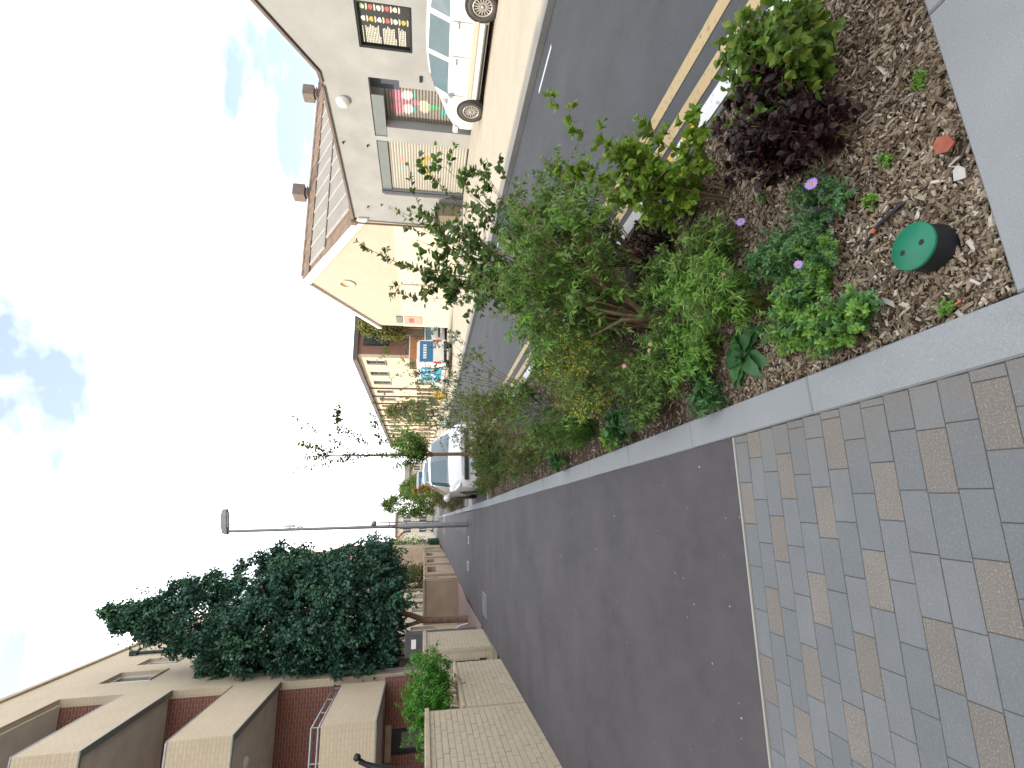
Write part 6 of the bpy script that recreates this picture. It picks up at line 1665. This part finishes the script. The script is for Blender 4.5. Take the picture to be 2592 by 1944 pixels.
leafy_tree('garden_tree', 'brown-green tree just behind the cream wall beside the street tree', (-3.6, 36, 0), 3.6, 1.1, 1.2, 'l_grey', 0.08, 90, 0.15)
leafy_tree('garden_tree', 'yellow-green tree leaning on the brick end house wall', (13.4, 34.0, 0.1), 6.0, 0.95, 3.0, 'l_straw', 0.07, 90, 0.18)
leafy_tree('garden_tree', 'far green tree before the distant brick houses', (4.2, 62, -0.1), 4.3, 1.6, 0.8, 'l_mid', 0.12, 110, 0.2)
leafy_tree('kerbside_tree', 'small olive tree on the far pavement in front of the cream terrace', (8.2, 38, 0.03), 4.2, 0.95, 1.6, 'l_grey', 0.06, 90, 0.14)
leafy_tree('kerbside_tree', 'small green tree further along the far pavement', (7.6, 50, 0.03), 4.4, 1.1, 1.4, 'l_mid', 0.07, 90, 0.16)
hg = thing('clipped_hedge', 'dark clipped hedge at the foot of the low brown wall', 'hedge', (-1.7, 53, 0))
lv = Leaves(); n = 5200
p = np.stack([-1.86 + 0.42 * rng.random(n), 50.2 + 5.5 * rng.random(n), 0.02 + 1.0 * rng.random(n)], -1)
lv.add(p, rdir(n), rdir(n) + np.array([0, 0, 0.6]), 0.10, 0.07, T_SMALL); lv.build('foliage', M['l_tree'], hg)

# --- valve cover, pipe and litter
vb = thing('valve_cover', 'round green lid on a black plastic body standing in the wood chips', 'valve cover', (0.737, 1.097, -0.03))
q = MB(); q.lathe((0.737, 1.097, -0.08), (0.06, 0.04, 1), [(0.074, 0.0), (0.070, 0.07), (0.066, 0.122)], 40)
q.build('body', M['black'], vb)
ax_ = Vector((0.06, 0.04, 1)).normalized(); c0 = Vector((0.737, 1.097, -0.08)) + ax_ * 0.123
q = MB(); q.lathe(c0, ax_, [(0.0695, 0.0), (0.0705, 0.003), (0.0705, 0.008), (0.068, 0.0105), (0.0, 0.0112)], 44); lid = q.build('lid', M['green_lid'], vb)
for s in (-1, 1):
    c1 = c0 + Vector((-0.004, 0.031 * s, 0)) + ax_ * 0.0095 + Vector((0, 0, -0.031 * s * 0.04))
    q = MB(); q.lathe(c1, ax_, [(0.0085, 0.0), (0.0085, 0.0022), (0.0058, 0.0026), (0.0056, 0.0018), (0.0, 0.0018)], 16); q.build('lid_hole', M['arch'], lid)
pp = thing('irrigation_pipe', 'short length of black irrigation pipe with an orange collar lying on the chips', 'pipe', (0.9, 1.24, -0.02))
q = MB(); q.tube([(0.935, 1.12, BZ(0.935, 1.12) - 0.01), (0.922, 1.15, BZ(0.92, 1.15) + 0.022), (0.905, 1.225, BZ(0.9, 1.22) + 0.026), (0.893, 1.262, BZ(0.89, 1.26) + 0.022), (0.868, 1.31, BZ(0.868, 1.31) + 0.016), (0.855, 1.345, BZ(0.855, 1.345) - 0.012)], [0.005, 0.0065, 0.0065, 0.005, 0.004, 0.003], 10); q.build('tube', M['black_pipe'], pp)
q = MB(); q.tube([(0.899, 1.245, BZ(0.9, 1.24) + 0.024), (0.893, 1.258, BZ(0.89, 1.26) + 0.023)], 0.0078, 10); q.build('collar', M['orange_lamp'], pp)
def scrap(name, label, cat, pts, th, mat):
    q = MB(); q.prism(pts, (0, 0, th)); o = q.build(name, M[mat]); return tag(o, label, cat)
z_ = BZ(1.01, 0.99) + 0.022
scrap('tile_shard', 'orange-red terracotta shard lying near the granite slab', 'shard', [(0.985, 0.985, z_), (1.00, 0.965, z_ - 0.004), (1.035, 0.975, z_ - 0.003), (1.045, 1.0, z_ + 0.002), (1.025, 1.015, z_ + 0.006), (0.995, 1.01, z_ + 0.005)], 0.007, 'terracotta')
z_ = BZ(0.9, 0.975) + 0.022
scrap('litter', 'crumpled white plastic scrap beside the granite slab', 'litter', [(0.880, 0.962, z_), (0.905, 0.955, z_ + 0.004), (0.925, 0.968, z_ + 0.006), (0.920, 0.985, z_ + 0.003), (0.890, 0.992, z_)], 0.004, 'litter_white')
q = MB(); z_ = BZ(0.94, 0.98) + 0.022; q.tube([(0.952, 0.965, z_), (0.938, 0.99, z_ + 0.012), (0.925, 0.975, z_ + 0.004)], 0.0028, 6); tag(q.build('litter', M['litter_white']), 'bent white plastic strip next to the crumpled scrap', 'litter')
z_ = BZ(0.645, 1.266) + 0.022
scrap('pale_leaf', 'pale dry pointed leaf lying on the chips left of the valve cover', 'leaf', [(0.622, 1.255, z_), (0.640, 1.252, z_ + 0.003), (0.662, 1.270, z_ + 0.006), (0.672, 1.288, z_ + 0.004), (0.650, 1.283, z_ + 0.002)], 0.0015, 'litter_white')
q = MB(); z_ = BZ(0.59, 1.01) + 0.022; q.tube([(0.575, 1.0, z_), (0.597, 1.018, z_ + 0.002)], 0.0042, 8); tag(q.build('cigarette_end', M['litter_white']), 'white cigarette end nearest the corner of the bed', 'cigarette end')
q = MB(); z_ = BZ(0.557, 1.087) + 0.022; q.tube([(0.560, 1.067, z_), (0.556, 1.085, z_)], 0.0042, 8); q2 = thing('cigarette_end', 'cigarette end with an orange filter beside the kerb', 'cigarette end', (0.557, 1.08, z_)); q.build('filter', M['orange_lamp'], q2)
q = MB(); q.tube([(0.556, 1.0855, z_), (0.554, 1.104, z_)], 0.0040, 8); q.build('paper', M['litter_white'], q2)
q = MB(); z_ = BZ(1.586, 1.652) + 0.02; q.lathe((1.575, 1.66, z_), (0.2, 0.1, 1), [(0.014, 0), (0.015, 0.006), (0.006, 0.011), (0.0, 0.012)], 9); tag(q.build('litter', M['orange_lamp']), 'small orange scrap between the two dark shrubs', 'litter')
